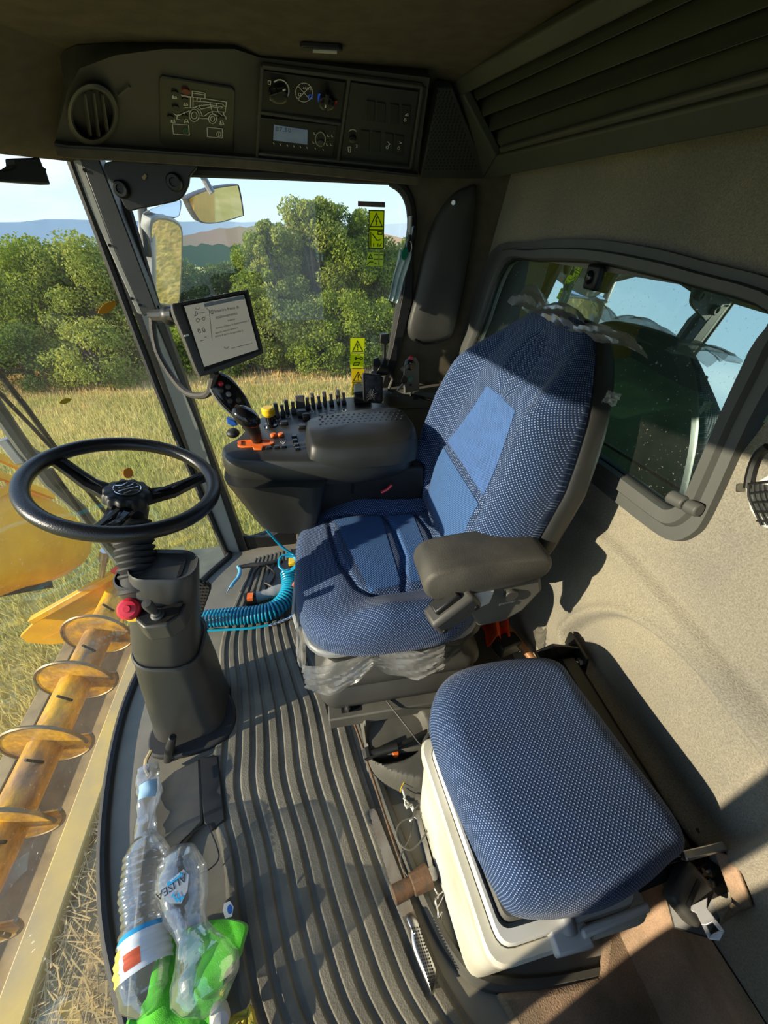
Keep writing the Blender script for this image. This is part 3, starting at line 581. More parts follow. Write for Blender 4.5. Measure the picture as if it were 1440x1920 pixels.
# black corner plate under the header, two round knobs
bp_ = Plane((0, 1.43, 0), (0, 1, 0))
b = MB(); P = smooth(outline(bp_, [(196, 305), (300, 306), (366, 310), (356, 330), (352, 350), (336, 374), (300, 384), (262, 391), (240, 394), (225, 370)]), 4, True); b.prism(P, bp_.n*-.014)
cb = tag(b.build('corner_plate', m_black, loc=bp_(290, 350), bevel=.003), 'black plate with two round knobs at the top of the pillar', 'bracket')
for x, y, r in ((229, 355, 15), (328, 342, 15)):
    b = MB(); q = bp_(x, y); b.lathe([((bp_(x+r, y)-q).length*s, h) for s, h in ((1, -.002), (1, .012), (.8, .018), (.5, .018), (.45, .012), (.05, .012))], frame(q, (1, 0, 0), V((1, 0, 0)).cross(V((0, 1, 0)))), 20); b.build('knob', m_black, cb)
b = MB(); P = outline(bp_, [(266, 332), (272, 326), (276, 330), (272, 338), (268, 336)], .004); b.prism(P, bp_.n*.002); tag(b.build('dry_leaf', m_dust, loc=bp_(270, 332, .004)), 'tiny dry leaf stuck on the black corner plate', 'leaf')
# roller blind at the top of the windshield (upper left corner of the frame)
b = MB(); bl = Plane(AY(30, 330, 1.06), (1, -.6, 0)); plate(b, bl, [(-60, 338), (76, 347), (68, 322), (70, 318), (62, 314), (55, 296), (8, 298), (10, 312), (0, 318), (-60, 322)], .03, -.03)
tag(b.build('roller_blind', m_plastic, loc=bl(30, 330), bevel=.004), 'black roller blind housing under the header, upper left corner', 'blind')

# ================================================================ seats
def cushion(mb, outf, zt, zb, er, hf, M, nr=36, nt=120, uvs=1):     # soft pad: outline outf(theta)->(a,b); top height zt with relief hf(a,b); rolled edge er
    rings = []; uv = []; C0 = outf(None)
    prof = []
    for k in range(nr+1): prof.append((k/nr, 0, 0))
    m = 8
    def pt(th, s, dz, ins):
        o = outf(th); a = C0[0]+(o[0]-C0[0])*s; b = C0[1]+(o[1]-C0[1])*s
        return a, b
    def ring(s, off, z, rel):
        out = []
        for j in range(nt):
            th = 2*pi*j/nt; o = outf(th); d = V((o[0]-C0[0], o[1]-C0[1])); L = d.length; d /= L
            r = s*(L-er)+off; a, b = C0[0]+d.x*r, C0[1]+d.y*r
            out.append((a, b, z+rel*hf(a, b)))
        return out
    R_ = [(max(k/nr, .004), 0, zt, 1) for k in range(nr+1)]
    for k in range(1, m+1):
        t = pi/2*k/m; R_.append((1, er*sin(t), zt-er*(1-cos(t)), 1-.6*k/m))
    R_.append((1, er, lerp(zt-er, zb, .5), .25)); R_.append((1, er, zb+.012, .0)); R_.append((1, er*.75, zb, 0)); R_.append((.9, 0, zb, 0)); R_.append((.02, 0, zb, 0))
    drop = 0
    for i, (s, off, z, rel) in enumerate(R_):
        q = ring(s, off, z, rel); rings.append([M @ V(p) for p in q])
        dz = zt-z if i > nr else 0
        for j, p in enumerate(q):
            th = 2*pi*j/nt; uv.append(((p[0]+cos(th)*dz)*uvs, (p[1]+sin(th)*dz)*uvs))
    n0 = len(mb.uv); mb.loft(rings); mb.uv[n0:n0+len(uv)] = uv
    return mb
def sup(cx, cy, w, h, e, fx=None):                     # superellipse outline, optionally bent by fx
    def f(th):
        if th is None: return (cx, cy)
        c, s = cos(th), sin(th); r = (abs(c)**e+abs(s)**e)**(-1/e)
        a, b = c*r*w/2, s*r*h/2
        if fx: a, b = fx(a, b)
        return (cx+a, cy+b)
    return f
def seg_d(a, b, P):
    best = 9
    for (x0, y0), (x1, y1) in zip(P, P[1:]):
        dx, dy = x1-x0, y1-y0; t = min(1, max(0, ((a-x0)*dx+(b-y0)*dy)/max(dx*dx+dy*dy, 1e-9)))
        best = min(best, math.hypot(a-x0-t*dx, b-y0-t*dy))
    return best
SEAT = thing('driver_seat', 'blue fabric driver seat with one grey armrest, facing the steering wheel', 'seat', (.15, .81, .06))
sm1 = [(-.005, .99), (.0, .90), (.015, .78), (.05, .685), (.085, .655)]
sm2 = [(-.005, .99), (.08, .985), (.17, .98), (.30, .975)]
sm3 = [(.085, .655), (.20, .665), (.34, .70)]
sm4 = [(.16, .98), (.185, .90), (.19, .78), (.165, .668)]; sm5 = [(.265, .975), (.285, .88), (.285, .78), (.265, .68)]
sm6 = [(.05, .685), (.03, .60), (.02, .54)]
seams = [(sm1, .010), (sm2, .010), (sm3, .010), (sm4, .012), (sm5, .010)]
def seath(a, b):
    h = 0
    e = abs(b-.815)/.27; h += .055*sstep(.55, .95, e)*sstep(-.02, .12, a)
    h += .012*(1-sstep(-.10, .02, a))*-1.5
    h += .004*cos((a-.05)*18)
    for P, w_ in seams: h -= .009*math.exp(-(seg_d(a, b, P)/.007)**2)
    return h
b = MB(); cushion(b, sup(.125, .815, .47, .55, 3.6, lambda a, q: (a, q*(1-.08*max(0, -a/.235)**2))), .505, .415, .045, seath, Matrix.Identity(4), 44, 150)
cu = b.build('seat_cushion', m_fab, SEAT, sharp=180)
# smoother centre panel laid into the cushion
def inset(par, name, P, hf, zt, M, mat, lift=.0012, n=26):
    g = MB()
    def fn(u, v):
        a0 = V(P[0]).lerp(V(P[1]), u); a1 = V(P[3]).lerp(V(P[2]), u); q = a0.lerp(a1, v)
        return M @ V((q.x, q.y, zt+hf(q.x, q.y)+lift))
    uvq = lambda u, v: (V(P[0]).lerp(V(P[1]), u).lerp(V(P[3]).lerp(V(P[2]), u), v).x, V(P[0]).lerp(V(P[1]), u).lerp(V(P[3]).lerp(V(P[2]), u), v).y)
    g.grid(fn, n, n, uvq); return g.build(name, mat, par, sharp=180)
I4 = Matrix.Identity(4)
inset(cu, 'centre_panel', [(.012, .972), (.155, .968), (.16, .68), (.078, .665)], seath, .505, I4, m_fabc)
inset(cu, 'centre_panel', [(.176, .966), (.255, .963), (.258, .69), (.182, .682)], seath, .505, I4, m_fabc)
# backrest in its own leaning frame: a across (y), b up the lean, normal forward
u_ = V((.14, 0, .5)).normalized(); BM = Matrix(((0, u_.x, -u_.z, .335), (1, 0, 0, .84), (0, u_.z, u_.x, .52), (0, 0, 0, 1)))
def bw(q): return np.interp(q, [-.34, -.20, -.08, .05, .18, .30], [.86, 1.0, 1.03, 1.0, .86, .70])
bent = lambda a, q: (a*bw(q)+.0, q)
bseams = [([(-.15, .30), (-.16, .16), (-.17, .0)], .01), ([(.15, .27), (.165, .14), (.17, .0)], .01), ([(-.155, .20), (0, .205), (.155, .20)], .01)]
lo = [(x*.045-.005, .475+y*.075) for x, y in circ(0, 0, 1)]
lg = [([(-.012, .435), (-.03, .47), (-.018, .53)], .008), ([(.002, .425), (-.004, .47), (.01, .535)], .008), ([(.02, .43), (.022, .46), (.03, .50)], .008)]
def backh(a, b):
    k = abs(a)/(.265*bw(b-.265)); h = .075*sstep(.55, .92, k)*(1-sstep(.40, .56, b)*.8)
    h += .022*math.exp(-((b-.14)/.11)**2)*(1-sstep(.5, .7, k)); h -= .035*sstep(.42, .58, b)
    for P, w_ in bseams: h -= .008*math.exp(-(seg_d(a, b, P)/.006)**2)
    if .38 < b < .58 and abs(a) < .08:
        h -= .007*math.exp(-(seg_d(a, b, lo)/.005)**2)
        for P, w_ in lg: h -= .007*math.exp(-(seg_d(a, b, P)/.006)**2)
    return h
b = MB(); cushion(b, sup(0, .265, .53, .66, 3.4, bent), .03, -.045, .05, backh, BM, 48, 160)
bk = b.build('backrest', m_fab, SEAT, sharp=180)
inset(bk, 'centre_panel', [(-.145, .012), (.145, .012), (.14, .19), (-.14, .19)], backh, .03, BM, m_fabc)
inset(bk, 'centre_panel', [(-.138, .212), (.138, .212), (.075, .40), (-.085, .40)], backh, .03, BM, fabric('blue_back_panel', (.03, .085, .26), (.10, .2, .42), pitch=.003, th=.0))
b = MB(); cushion(b, sup(0, .265, .545, .665, 3.4, bent), -.03, -.085, .03, lambda a, q: 0, BM, 8, 80); b.build('backrest_shell', m_plastic, SEAT, sharp=50)
b = MB()
for a in (-.13, .13): b.tube([BM @ V((a, -.08, -.08)), BM @ V((a, .1, -.095)), BM @ V((a, .45, -.09))], .012, 8)
b.build('back_bracket', m_plastic, SEAT)
# crumpled transparent cover left on the seat back, and torn remains under the cushion
def crumple(base, nu, nv, amp, seed, name, par, mat=m_foil, f=1.0):
    r = np.random.default_rng(seed); ph = r.uniform(0, 6.28, (8, 3)); fr_ = r.uniform(3, 16, (8, 2))*f
    g = MB()
    def fn(u, v):
        p = V(base(u, v)); k = np.zeros(3)
        for i in range(8): k += np.abs(np.sin(fr_[i, 0]*u+fr_[i, 1]*v+ph[i]))*amp/(1+i*.35)-amp*.35
        return p+V(k)
    g.grid(fn, nu, nv); return g.build(name, mat, par, sharp=25)
cov = crumple(lambda u, v: BM @ V((-.20+.40*u, .575+.04*sin(pi*v)*(.5+.8*abs(sin(u*7+1)))*(.4+u*.6), .0-.09*v)), 70, 20, .005, 3, 'clear_cover', SEAT)
crumple(lambda u, v: BM @ V((-.214+.008*sin(v*4), .485+.022*u, -.045-.025*v)), 8, 8, .002, 5, 'clear_cover', SEAT)
crumple(lambda u, v: (lerp(-.095, .24, u), .548-.02*v-.01*sin(u*9), .425-.09*v*(.45+.55*abs(sin(u*5.2+.6)))), 60, 18, .0045, 9, 'torn_cover', SEAT)
crumple(lambda u, v: (-.108+.012*v, lerp(.56, .98, u), .43-.055*v), 40, 8, .005, 12, 'torn_cover', SEAT)
# cushion pan, bellows and rails
b = MB(); P = [V((x, y, .40)) for x, y in rrect(.13, .815, .45, .50, .08)]; b.prism(P, (0, 0, .022)); b.build('seat_pan', m_greyp, SEAT, bevel=.006)
def rr3(w, h, r, z, cx=.15, cy=.815): return [V((x, y, z)) for x, y in rrect(cx, cy, w, h, r, 6)]
b = MB(); b.loft([rr3(w_, h_, .05, z) for w_, h_, z in ((.40, .40, .12), (.45, .46, .135), (.46, .47, .165), (.42, .42, .20), (.44, .45, .225), (.46, .47, .255), (.45, .46, .275), (.40, .41, .31), (.42, .43, .34), (.44, .45, .375), (.42, .43, .402))]); b.build('suspension_bellows', m_plastic2, SEAT, sharp=60)
for yy in (.585, 1.04):
    b = MB(); b.box((.20, yy, .095), (.52, .045, .05)); rl = b.build('seat_rail', m_dusty, SEAT, bevel=.004)
    for x in (-.005, .30):
        b = MB(); b.cyl((x, yy, .12), (x, yy, .132), .009, 6); b.cyl((x, yy, .13), (x, yy, .146), .0045, 8); b.build('rail_bolt', m_steel, rl)
        b = MB(); b.box((x+.01, yy, .1205), (.055, .016, .002)); b.build('rail_slot', m_black, rl)
b = MB(); b.box((.17, .815, .095), (.42, .42, .05)); b.build('base_plate', m_darksteel, SEAT)
# armrest on its folding bracket
AT, AB = .725, .64
ap = [(.172, .650), (.164, .675), (.172, .700), (.20, .714), (.30, .722), (.39, .720), (.418, .712), (.426, .69), (.418, .668), (.39, .655), (.30, .645), (.23, .638), (.19, .638)]
b = MB(); A3 = smooth([V((x, 0, z)) for x, z in ap], 4, True); ca = sum(A3, V())/len(A3)
rg = []
for y, s in ((.503, .92), (.507, .98), (.514, 1), (.595, 1), (.602, .98), (.606, .92)): rg.append([ca+(q-ca)*s+V((0, y, 0)) for q in A3])
b.loft(rg); b.build('armrest', M_('armrest_vinyl', (.075, .07, .058), .6, col2=(.045, .043, .038), vs=14, bump=.35, bs=500), SEAT, sharp=60)
b = MB(); b.prism([V((x, .515, z)) for x, z in ((.25, .645), (.415, .655), (.43, .61), (.40, .55), (.36, .52), (.30, .515), (.28, .56), (.23, .60))], (0, .035, 0)); br = b.build('armrest_bracket', m_dusty, SEAT, bevel=.008, seg=3)
b = MB(); b.cyl((.355, .516, .615), (.355, .506, .615), .015, 18); b.build('pivot_cap', m_plastic2, br, bevel=.002)
b = MB(); b.prism([V((x, .508, z)) for x, z in ((.235, .64), (.315, .64), (.31, .60), (.28, .585), (.24, .61))], (0, .012, 0)); b.build('white_insert', m_lightgrey, br, bevel=.003)['label'] = 'white plastic insert'
text('grammer', br, (.335, .5145, .585), (1, 0, .12), (0, 0, 1), .010, m_lightgrey)
# near-side adjuster block (seat belt buckle) clipped to the cushion
bk_pl = Plane((0, .50, 0), (0, 1, 0)); qa = AY(848, 1140, .505)
b = MB(); M = frame(qa, (.62, .12, .42), (-.35, -.1, .6)); b.box((0, 0, 0), (.105, .055, .05), M); bu = b.build('belt_buckle', m_plastic2, SEAT, bevel=.010, seg=3)
b = MB(); b.box((.0, .032, -.004), (.06, .018, .03), M); b.build('buckle_slot', m_black, bu, bevel=.004)
for x in (-.04, .04):
    b = MB(); b.cyl(M @ V((x, -.012, .024)), M @ V((x, -.012, .027)), .006, 10); b.build('buckle_screw', m_black, bu)
b = MB(); b.tube([(-.105, .66, .41), (-.118, .72, .40), (-.115, .80, .40), (-.108, .86, .41)], .008, 8); b.build('adjuster_handle', m_greyp, SEAT)
# ---------------------------------------------------------------- passenger seat on its hinge, cool box below
def polyf(pts, sm=6):
    P = smooth([V((x, y, 0)) for x, y in pts], sm, True); c = sum(P, V())/len(P)
    an = np.array([math.atan2(p.y-c.y, p.x-c.x) for p in P]); rr = np.array([(p-c).length for p in P]); o = np.argsort(an); an, rr = an[o], rr[o]
    def f(th):
        if th is None: return (c.x, c.y)
        r = np.interp((th+pi) % (2*pi)-pi, an, rr, period=2*pi); return (c.x+r*cos(th), c.y+r*sin(th))
    return f
PS = thing('passenger_seat', 'dark blue dotted fold-down passenger seat pad hinged to the rear wall', 'seat', (.33, .25, .40))
pcp = [AZ(x, y, .465) for x, y in ((808, 1330), (830, 1275), (880, 1248), (980, 1232), (1045, 1238), (1085, 1285), (1180, 1410), (1287, 1562), (1262, 1615), (1180, 1680), (1080, 1708), (985, 1706), (944, 1666), (878, 1536), (822, 1400))]
b = MB(); cushion(b, polyf([(p.x, p.y) for p in pcp]), .50, .40, .055, lambda a, q: -.006*((a-.32)/.15)**2, I4, 30, 140); b.build('seat_pad', m_fab, PS, sharp=180)
b = MB(); f_ = polyf([(p.x, p.y) for p in pcp]); c_ = V((*f_(None), 0)); b.prism([V((c_.x+(f_(t)[0]-c_.x)*.9, c_.y+(f_(t)[1]-c_.y)*.9, .388)) for t in [2*pi*k/40 for k in range(40)]], (0, 0, .014)); b.build('base_board', m_plastic, PS)
b = MB(); b.box((.545, .30, .335), (.05, .40, .07)); b.build('hinge_channel', m_black, PS, bevel=.01)
for yy, d in ((.50, 1), (.105, -1)):
    b = MB(); b.prism([V((.46, yy, .40)), V((.50, yy, .42)), V((.585, yy, .385)), V((.588, yy, .31)), V((.545, yy, .30)), V((.48, yy, .36))], (0, .008*d, 0)); hb = b.build('hinge_bracket', m_gloss, PS, bevel=.003)
    b = MB(); b.prism([V((.575, yy-.05*d, .30)), V((.575, yy+.05*d, .30)), V((.575, yy+.05*d, .39)), V((.575, yy-.03*d, .39))], (.008, 0, 0)); b.build('mounting_plate', m_black, hb, bevel=.002)
    for dy, z in ((-.02, .365), (.03*d, .35)):
        b = MB(); b.cyl((.575, yy+dy, z), (.566, yy+dy, z), .010, 6); b.cyl((.575, yy+dy, z), (.56, yy+dy, z), .005, 8); b.build('bolt', m_steel, hb)
b = MB(); b.cyl((.53, .105, .36), (.53, .085, .36), .010, 16); b.cyl((.53, .095, .36), (.53, .075, .36), .013, 16); b.build('pivot_pin', m_steel, PS, bevel=.003)
b = MB(); b.bar((.44, .088, .352), (.57, .098, .375), .016, .006); b.build('catch_bar', m_darksteel, PS, bevel=.002)
b = MB(); b.bar((.50, .10, .43), (.575, .10, .43), .012, .012); b.build('catch_pin', m_steel, PS, bevel=.002)
# cool box
FR = thing('cool_box', 'cream white cool box with dark lid standing on the floor under the passenger pad', 'cool box', (.30, .21, 0))
def quad4(z, o=0): return [V((.178-o, .046-o, z)), V((.440+o, .056-o, z)), V((.45+o, .385+o, z)), V((.146-o, .370+o, z))]
def lidq(z, o=0): return [V((.200-o, .080-o, z)), V((.428+o, .086-o, z)), V((.432+o, .36+o, z)), V((.166-o, .35+o, z))]
def rq(P, r, n=4):
    out = []
    for i, p in enumerate(P):
        a, c = (P[i-1]-p).normalized(), (P[(i+1) % 4]-p).normalized()
        for k in range(n+1):
            t = k/n; out.append(p+a*r*(1-t)**2+c*r*t**2)
    return out
b = MB(); b.loft([rq(quad4(.0, -.006), .03), rq(quad4(.02, -.004), .03), rq(quad4(.30, .0), .03), rq(quad4(.305, .006), .03), rq(quad4(.34, .008), .03), rq(quad4(.346, .004), .03), rq(quad4(.346, -.010), .025), rq(quad4(.335, -.014), .025)]); bd = b.build('body', m_whitep, FR, sharp=30)
b = MB(); b.loft([rq(quad4(.33, -.012), .025), rq(quad4(.362, -.012), .025), rq(quad4(.366, -.014), .022), rq(lidq(.366, .004), .018), rq(lidq(.35, .003), .018)]); b.build('rim', M_('fridge_rim', (.62, .62, .58), .4, var=.15, vs=8), FR, sharp=30)
b = MB(); b.loft([rq(lidq(.335, -.003), .016), rq(lidq(.366, -.003), .016), rq(lidq(.370, -.007), .014)]); b.build('lid', m_dusty, FR, sharp=30)
b = MB(); q = V((.300, .036, .345)); b.prism([q+V((x, 0, z)) for x, z in ((-.030, -.006), (.03, -.006), (.03, .020), (-.03, .020))], (0, .03, 0)); lt = b.build('latch', m_lightgrey, FR, bevel=.004)
b = MB(); b.cyl(q+V((.0, .02, .018)), q+V((.0, .05, .034)), .012, 14); b.build('latch_stud', m_greyp, lt, bevel=.002)
b = MB(); b.prism([V((.315, .046, .362)), V((.435, .056, .362)), V((.437, .068, .362)), V((.315, .058, .362))], (0, 0, .014)); b.build('lid_handle', m_lightgrey, FR, bevel=.004)
# seat belt stalk and flap at the foot of the rear wall
b = MB(); q = AX(1290, 1672, .50); M = frame(q, (.75, .45, .1), (-.35, .6, .3)); b.box((0, 0, 0), (.07, .05, .03), M)
BT = thing('belt_buckle', 'black seat belt buckle with steel tongue lying beside the passenger pad hinge', 'buckle', q)
b.build('casing', m_plastic2, BT, bevel=.008, seg=3)
b = MB(); b.box((-.002, .004, .0152), (.045, .006, .002), M); b.build('slot', m_black, BT)
t0, t1 = AX(1308, 1694, .495), AX(1345, 1755, .49); d = (t1-t0).normalized(); nrm = V((-.6, -.3, .7)); sdv = d.cross(nrm).normalized(); nn_ = sdv.cross(d)
b = MB(); L = (t1-t0).length
P = [t0+sdv*.018, t0+d*L*.25+sdv*.009, t0+d*L*.6+sdv*.011, t1+sdv*.013, t1+d*.006, t1-sdv*.013, t0+d*L*.6-sdv*.011, t0+d*L*.25-sdv*.009, t0-sdv*.018]
hole = [t0+d*L*f+sdv*s for f, s in ((.66, .005), (.92, .007), (.92, -.007), (.66, -.005))]
b.prism(P[:3]+[hole[0], hole[3]]+P[6:], nn_*.003); b.prism([P[2], P[3], hole[1], hole[0]], nn_*.003); b.prism([P[6], hole[3], hole[2], P[5]], nn_*.003); b.prism([P[3], P[4], P[5], hole[2], hole[1]], nn_*.003)
b.build('tongue', M_('tongue_steel', (.62, .62, .62), .4, .7), BT, bevel=.0008)
b = MB(); qp = Plane(AX(1290, 1690, .545), (-.75, -.2, .6)); plate(b, qp, [(1236, 1640), (1262, 1612), (1335, 1600), (1375, 1690), (1330, 1762), (1262, 1742)], -.012, -.012)
tag(b.build('belt_retractor', m_plastic2, loc=qp(1290, 1690, -.01), bevel=.004), 'dark plastic plate behind the seat belt buckle at the wall foot', 'plate')
b = MB(); qf = Plane(AX(1375, 1650, .56), (-.8, -.2, .5)); plate(b, qf, [(1335, 1590), (1378, 1612), (1412, 1702), (1385, 1712), (1345, 1740), (1372, 1690)], -.008, -.004)
tag(b.build('felt_flap', m_floorfelt, loc=qf(1378, 1670), bevel=.003), 'folded corner of brown felt beside the seat belt buckle', 'felt')

# ---------------------------------------------------------------- steering column and wheel
STC = thing('steering_column', 'black steering column with red stop button, toggle switch and grey bellows', 'column', (-.48, .72, 0))
m_col = M_('column_plastic', (.03, .03, .027), .42, col2=(.055, .052, .045), vs=5, bump=.12, bs=700)
def colring(y, xl, xr, Y, dep, rad, n=5):
    a, c = AY(xl, y, Y), AY(xr, y, Y); z = (a.z+c.z)/2
    w = c.x-a.x; return [V((a.x+w/2+px_, Y+dep/2+py_, z+(c.z-a.z)*(px_/w))) for px_, py_ in rrect(0, 0, w, dep, rad, n)]
b = MB(); b.loft([colring(1252, 237, 371, .655, .16, .05), colring(1300, 249, 390, .645, .17, .05), colring(1350, 264, 408, .635, .18, .055), colring(1385, 276, 424, .630, .19, .055), colring(1396, 276, 440, .625, .20, .06), colring(1420, 288, 444, .620, .20, .06)][::-1]); b.build('lower_housing', m_col, STC, sharp=50)
b = MB(); up_r = [colring(1256, 240, 366, .65, .15, .05), colring(1246, 236, 363, .645, .15, .055), colring(1232, 232, 362, .645, .15, .055), colring(1150, 229, 362, .645, .125, .05), colring(1094, 227, 363, .65, .105, .045), colring(1087, 229, 361, .655, .095, .04), colring(1085, 236, 352, .665, .08, .032)]
b.loft(up_r); b.build('upper_housing', m_col, STC, sharp=50)
b = MB(); rr_ = [lerp(V(p), sum((V(q) for q in up_r[4]), V())/len(up_r[4]), -.01) for p in up_r[0]]; b.tube([V(p)+V((0, 0, -.004)) for p in colring(1254, 236, 368, .643, .175, .055)], .005, 8, loop=True); b.build('joint_bead', m_plastic2, STC)
# top recess on the housing
tq = AZ(328, 1072, up_r[6][0].z+.001); b = MB(); b.prism([tq+V((x, y, 0)) for x, y in rrect(0, .01, .035, .07, .015)], (0, 0, .003)); b.build('top_recess', m_black, STC)
# bellows from housing to hub
WC = V((-.424, .812, .785)); tau = R(16); wa = V((cos(tau), 0, -sin(tau))); wb = V((0, 1, 0)); wn = V((sin(tau), 0, cos(tau)))
b0 = V((AY(261, 1083, .70))); b1 = WC-wn*.06; ax_ = (b1-b0).normalized(); Lb = (b1-b0).length
prof = []
for k in range(9):
    t = k/9*.78; prof += [(.036, (t+.01)*Lb), (.040, (t+.035)*Lb), (.040, (t+.06)*Lb), (.033, (t+.078)*Lb)]
b = MB(); b.lathe([(.044, -.03)]+prof+[(.030, .8*Lb), (.030, 1.0*Lb)], frame(b0, wb.cross(ax_), wb-ax_*wb.dot(ax_)), 28); b.build('bellows', m_rubber, STC, sharp=40)
b = MB(); b.lathe([(.047, -.03), (.047, .008), (.043, .010), (.042, -.02)], frame(b0+V((0, 0, .004)), (1, 0, 0), (0, 1, 0)), 30); b.build('collar', m_col, STC)
# red mushroom stop button on a yellow plate
ep = AY(238, 1142, .632); eM = frame(ep, (1, 0, -.1), (0, .75, .66))
en = V((eM[0][2], eM[1][2], eM[2][2])); ep0 = ep-en*.045
eM0 = frame(ep0, (1, 0, -.1), (0, .75, .66))
b = MB(); b.prism([eM0 @ V((x, y, -.012)) for x, y in rrect(.012, 0, .075, .055, .02)], en*.014); b.build('button_plate', m_yellow, STC, bevel=.002)
b = MB(); b.lathe([(.013, 0), (.013, .03)], eM0, 18); b.build('button_stem', m_darksteel, STC)
b = MB(); b.lathe([(.010, .026), (.020, .028), (.0235, .033), (.0225, .040), (.017, .045), (.008, .046), (.007, .049), (.0, .049)], eM0, 28); b.build('stop_button', m_red, STC)['label'] = 'red mushroom stop button'
b = MB(); b.lathe([(.019, -.004), (.019, .006), (.014, .008)], eM0, 6); b.build('button_nut', m_darksteel, STC)
# toggle switch in its little shelf
tp_ = AY(302, 1142, .640); b = MB(); b.prism([tp_+V((x, y, 0)) for x, y in ((-.05, .01), (.05, .01), (.046, -.022), (.022, -.046), (-.022, -.046), (-.046, -.022))], (0, 0, -.045)); sh = b.build('switch_shelf', m_col, STC, bevel=.004)
b = MB(); b.prism([tp_+V((x*.88, y*.86, .001)) for x, y in ((-.05, .01), (.05, .01), (.046, -.022), (.022, -.046), (-.022, -.046), (-.046, -.022))], (0, 0, .002)); b.build('shelf_top', m_black, sh)
b = MB(); b.lathe([(.014, .001), (.014, .008), (.010, .010), (.010, .016), (.006, .018), (.006, .024), (.009, .03), (.0105, .054), (.009, .063), (.0, .064)], frame(tp_+V((0, -.018, 0)), (1, 0, 0), (0, .96, .28)), 16); b.build('toggle_switch', m_plastic2, sh)
# tilt lever at the foot
b = MB(); b.tube([AY(324, 1382, .60), AY(319, 1400, .60), AY(313, 1445, .585)], [.010, .013, .013], 12); b.build('tilt_lever', m_plastic, STC, bevel=.002)
b = MB(); fp = smooth([AZ(x, y, .0) for x, y in ((283, 1418), (330, 1425), (392, 1408), (432, 1382), (445, 1345), (436, 1312), (424, 1303), (400, 1310), (330, 1340), (290, 1370))], 4, True); b.prism(fp, (0, 0, .022)); b.build('floor_flange', m_rubber, STC, bevel=.006)
b = MB(); b.tube([AZ(278, 1452, .03), AZ(272, 1440, .05), AZ(274, 1425, .06), AZ(283, 1408, .06)], .010, 8, flat=.5); b.build('yellow_edge', m_dust, STC)
SW = thing('steering_wheel', 'black three-spoke steering wheel with ridged hub and round emblem', 'steering wheel', WC)
m_sw = M_('wheel_rim_black', (.012, .012, .013), .32, bump=.25, bs=420)
b = MB(); b.tube([WC+wa*.173*cos(2*pi*k/72)+wb*.173*sin(2*pi*k/72) for k in range(72)], .0157, 16, loop=True, up=wn); b.build('rim', m_sw, SW, sharp=80)
hubz = -.036
for a in (R(30), R(158), R(268)):
    dr = wa*cos(a)+wb*sin(a); sd = wn.cross(dr)
    P0, P1, P2 = WC+wn*(hubz-.006)+dr*.03, WC+wn*(hubz-.002)+dr*.09, WC+wn*(-.004)+dr*.168
    b = MB(); b.loft([[p+sd*w*s+wn*h for s, h in ((-1, -.008), (-1, .004), (-.55, .009), (.55, .009), (1, .004), (1, -.008))] for p, w in ((P0, .026), (lerp(P0, P1, .5), .021), (P1, .018), (lerp(P1, P2, .5), .016), (P2, .015))]); sp = b.build('spoke', m_gloss, SW, bevel=.001, sharp=25)
    b = MB(); b.bar(lerp(P0, P1, .4)+wn*.0085, lerp(P1, P2, .8)+wn*.0085, .008, .0025, wn); b.build('spoke_groove', m_black, sp)
hM = frame(WC+wn*(hubz-.012), wa, wb)
b = MB(); rings = []
for r, h in ((.034, 0), (.046, .004), (.046, .022), (.041, .030)):
    rings.append([hM @ V(((r+(.0025*cos(12*t) if r > .04 else 0))*cos(t), (r+(.0025*cos(12*t) if r > .04 else 0))*sin(t), h)) for t in [2*pi*k/96 for k in range(96)]])
rings.append([hM @ V((.03*cos(t), .03*sin(t), .033)) for t in [2*pi*k/96 for k in range(96)]]); b.loft(rings); hb = b.build('hub_cap', m_black, SW, sharp=40)
b = MB(); b.lathe([(.029, .032), (.029, .0345), (.0, .0345)], hM, 32); em = b.build('emblem', m_gloss, hb)
hp_ = Plane(hM @ V((0, 0, .0347)), wn)
def hl(P): return [tuple(hM @ V((x, y, .0348))) for x, y in P]
b = MB()
for P in (circ(0, 0, .026), [(-.02, -.006), (-.004, .002), (.006, .018)], [(-.012, -.016), (.002, .0), (.018, .012)], [(.0, -.022), (.01, -.008), (.022, -.002)], [(-.024, .004), (-.012, .008), (-.006, .020)]):
    b.tube([V(p) for p in hl(P)], .0011, 5)
b.build('emblem_lines', m_chrome, em)
b = MB(); b.lathe([(.036, -.05), (.040, -.02), (.034, 0)], hM, 24); b.build('hub_neck', m_plastic, SW)
# brake pedal right of the column
pp = plane3(AY(378, 1090, .86), AY(396, 1098, .86), AZ(376, 1180, .03)); PD = thing('brake_pedal', 'black square-ribbed brake pedal right of the steering column', 'pedal', pp(378, 1130))
b = MB(); plate(b, pp, [(362, 1086), (372, 1083), (397, 1094), (397, 1102), (374, 1166), (364, 1168)], .012, -.012); b.build('pedal_pad', m_rubber, PD, bevel=.003)
b = MB()
for i in range(12):
    for j in range(4):
        y = 1092+i*6.0; xl, xr = 364, np.interp(y, [1095, 1166], [394, 373]); x = xl+(xr-xl)*(j+.6)/4.2; q = pp(x, y, .001); b.box((0, 0, 0), (.005, .005, .003), frame(q, pp.n.orthogonal(), pp.n.cross(pp.n.orthogonal())))
o = b.build('tread_studs', m_black, PD); o['kind'] = 'stuff'
b = MB(); b.tube([pp(368, 1130, -.02), pp(366, 1170, -.025), AZ(372, 1195, .0)], .010, 8); b.build('pedal_arm', m_darksteel, PD)

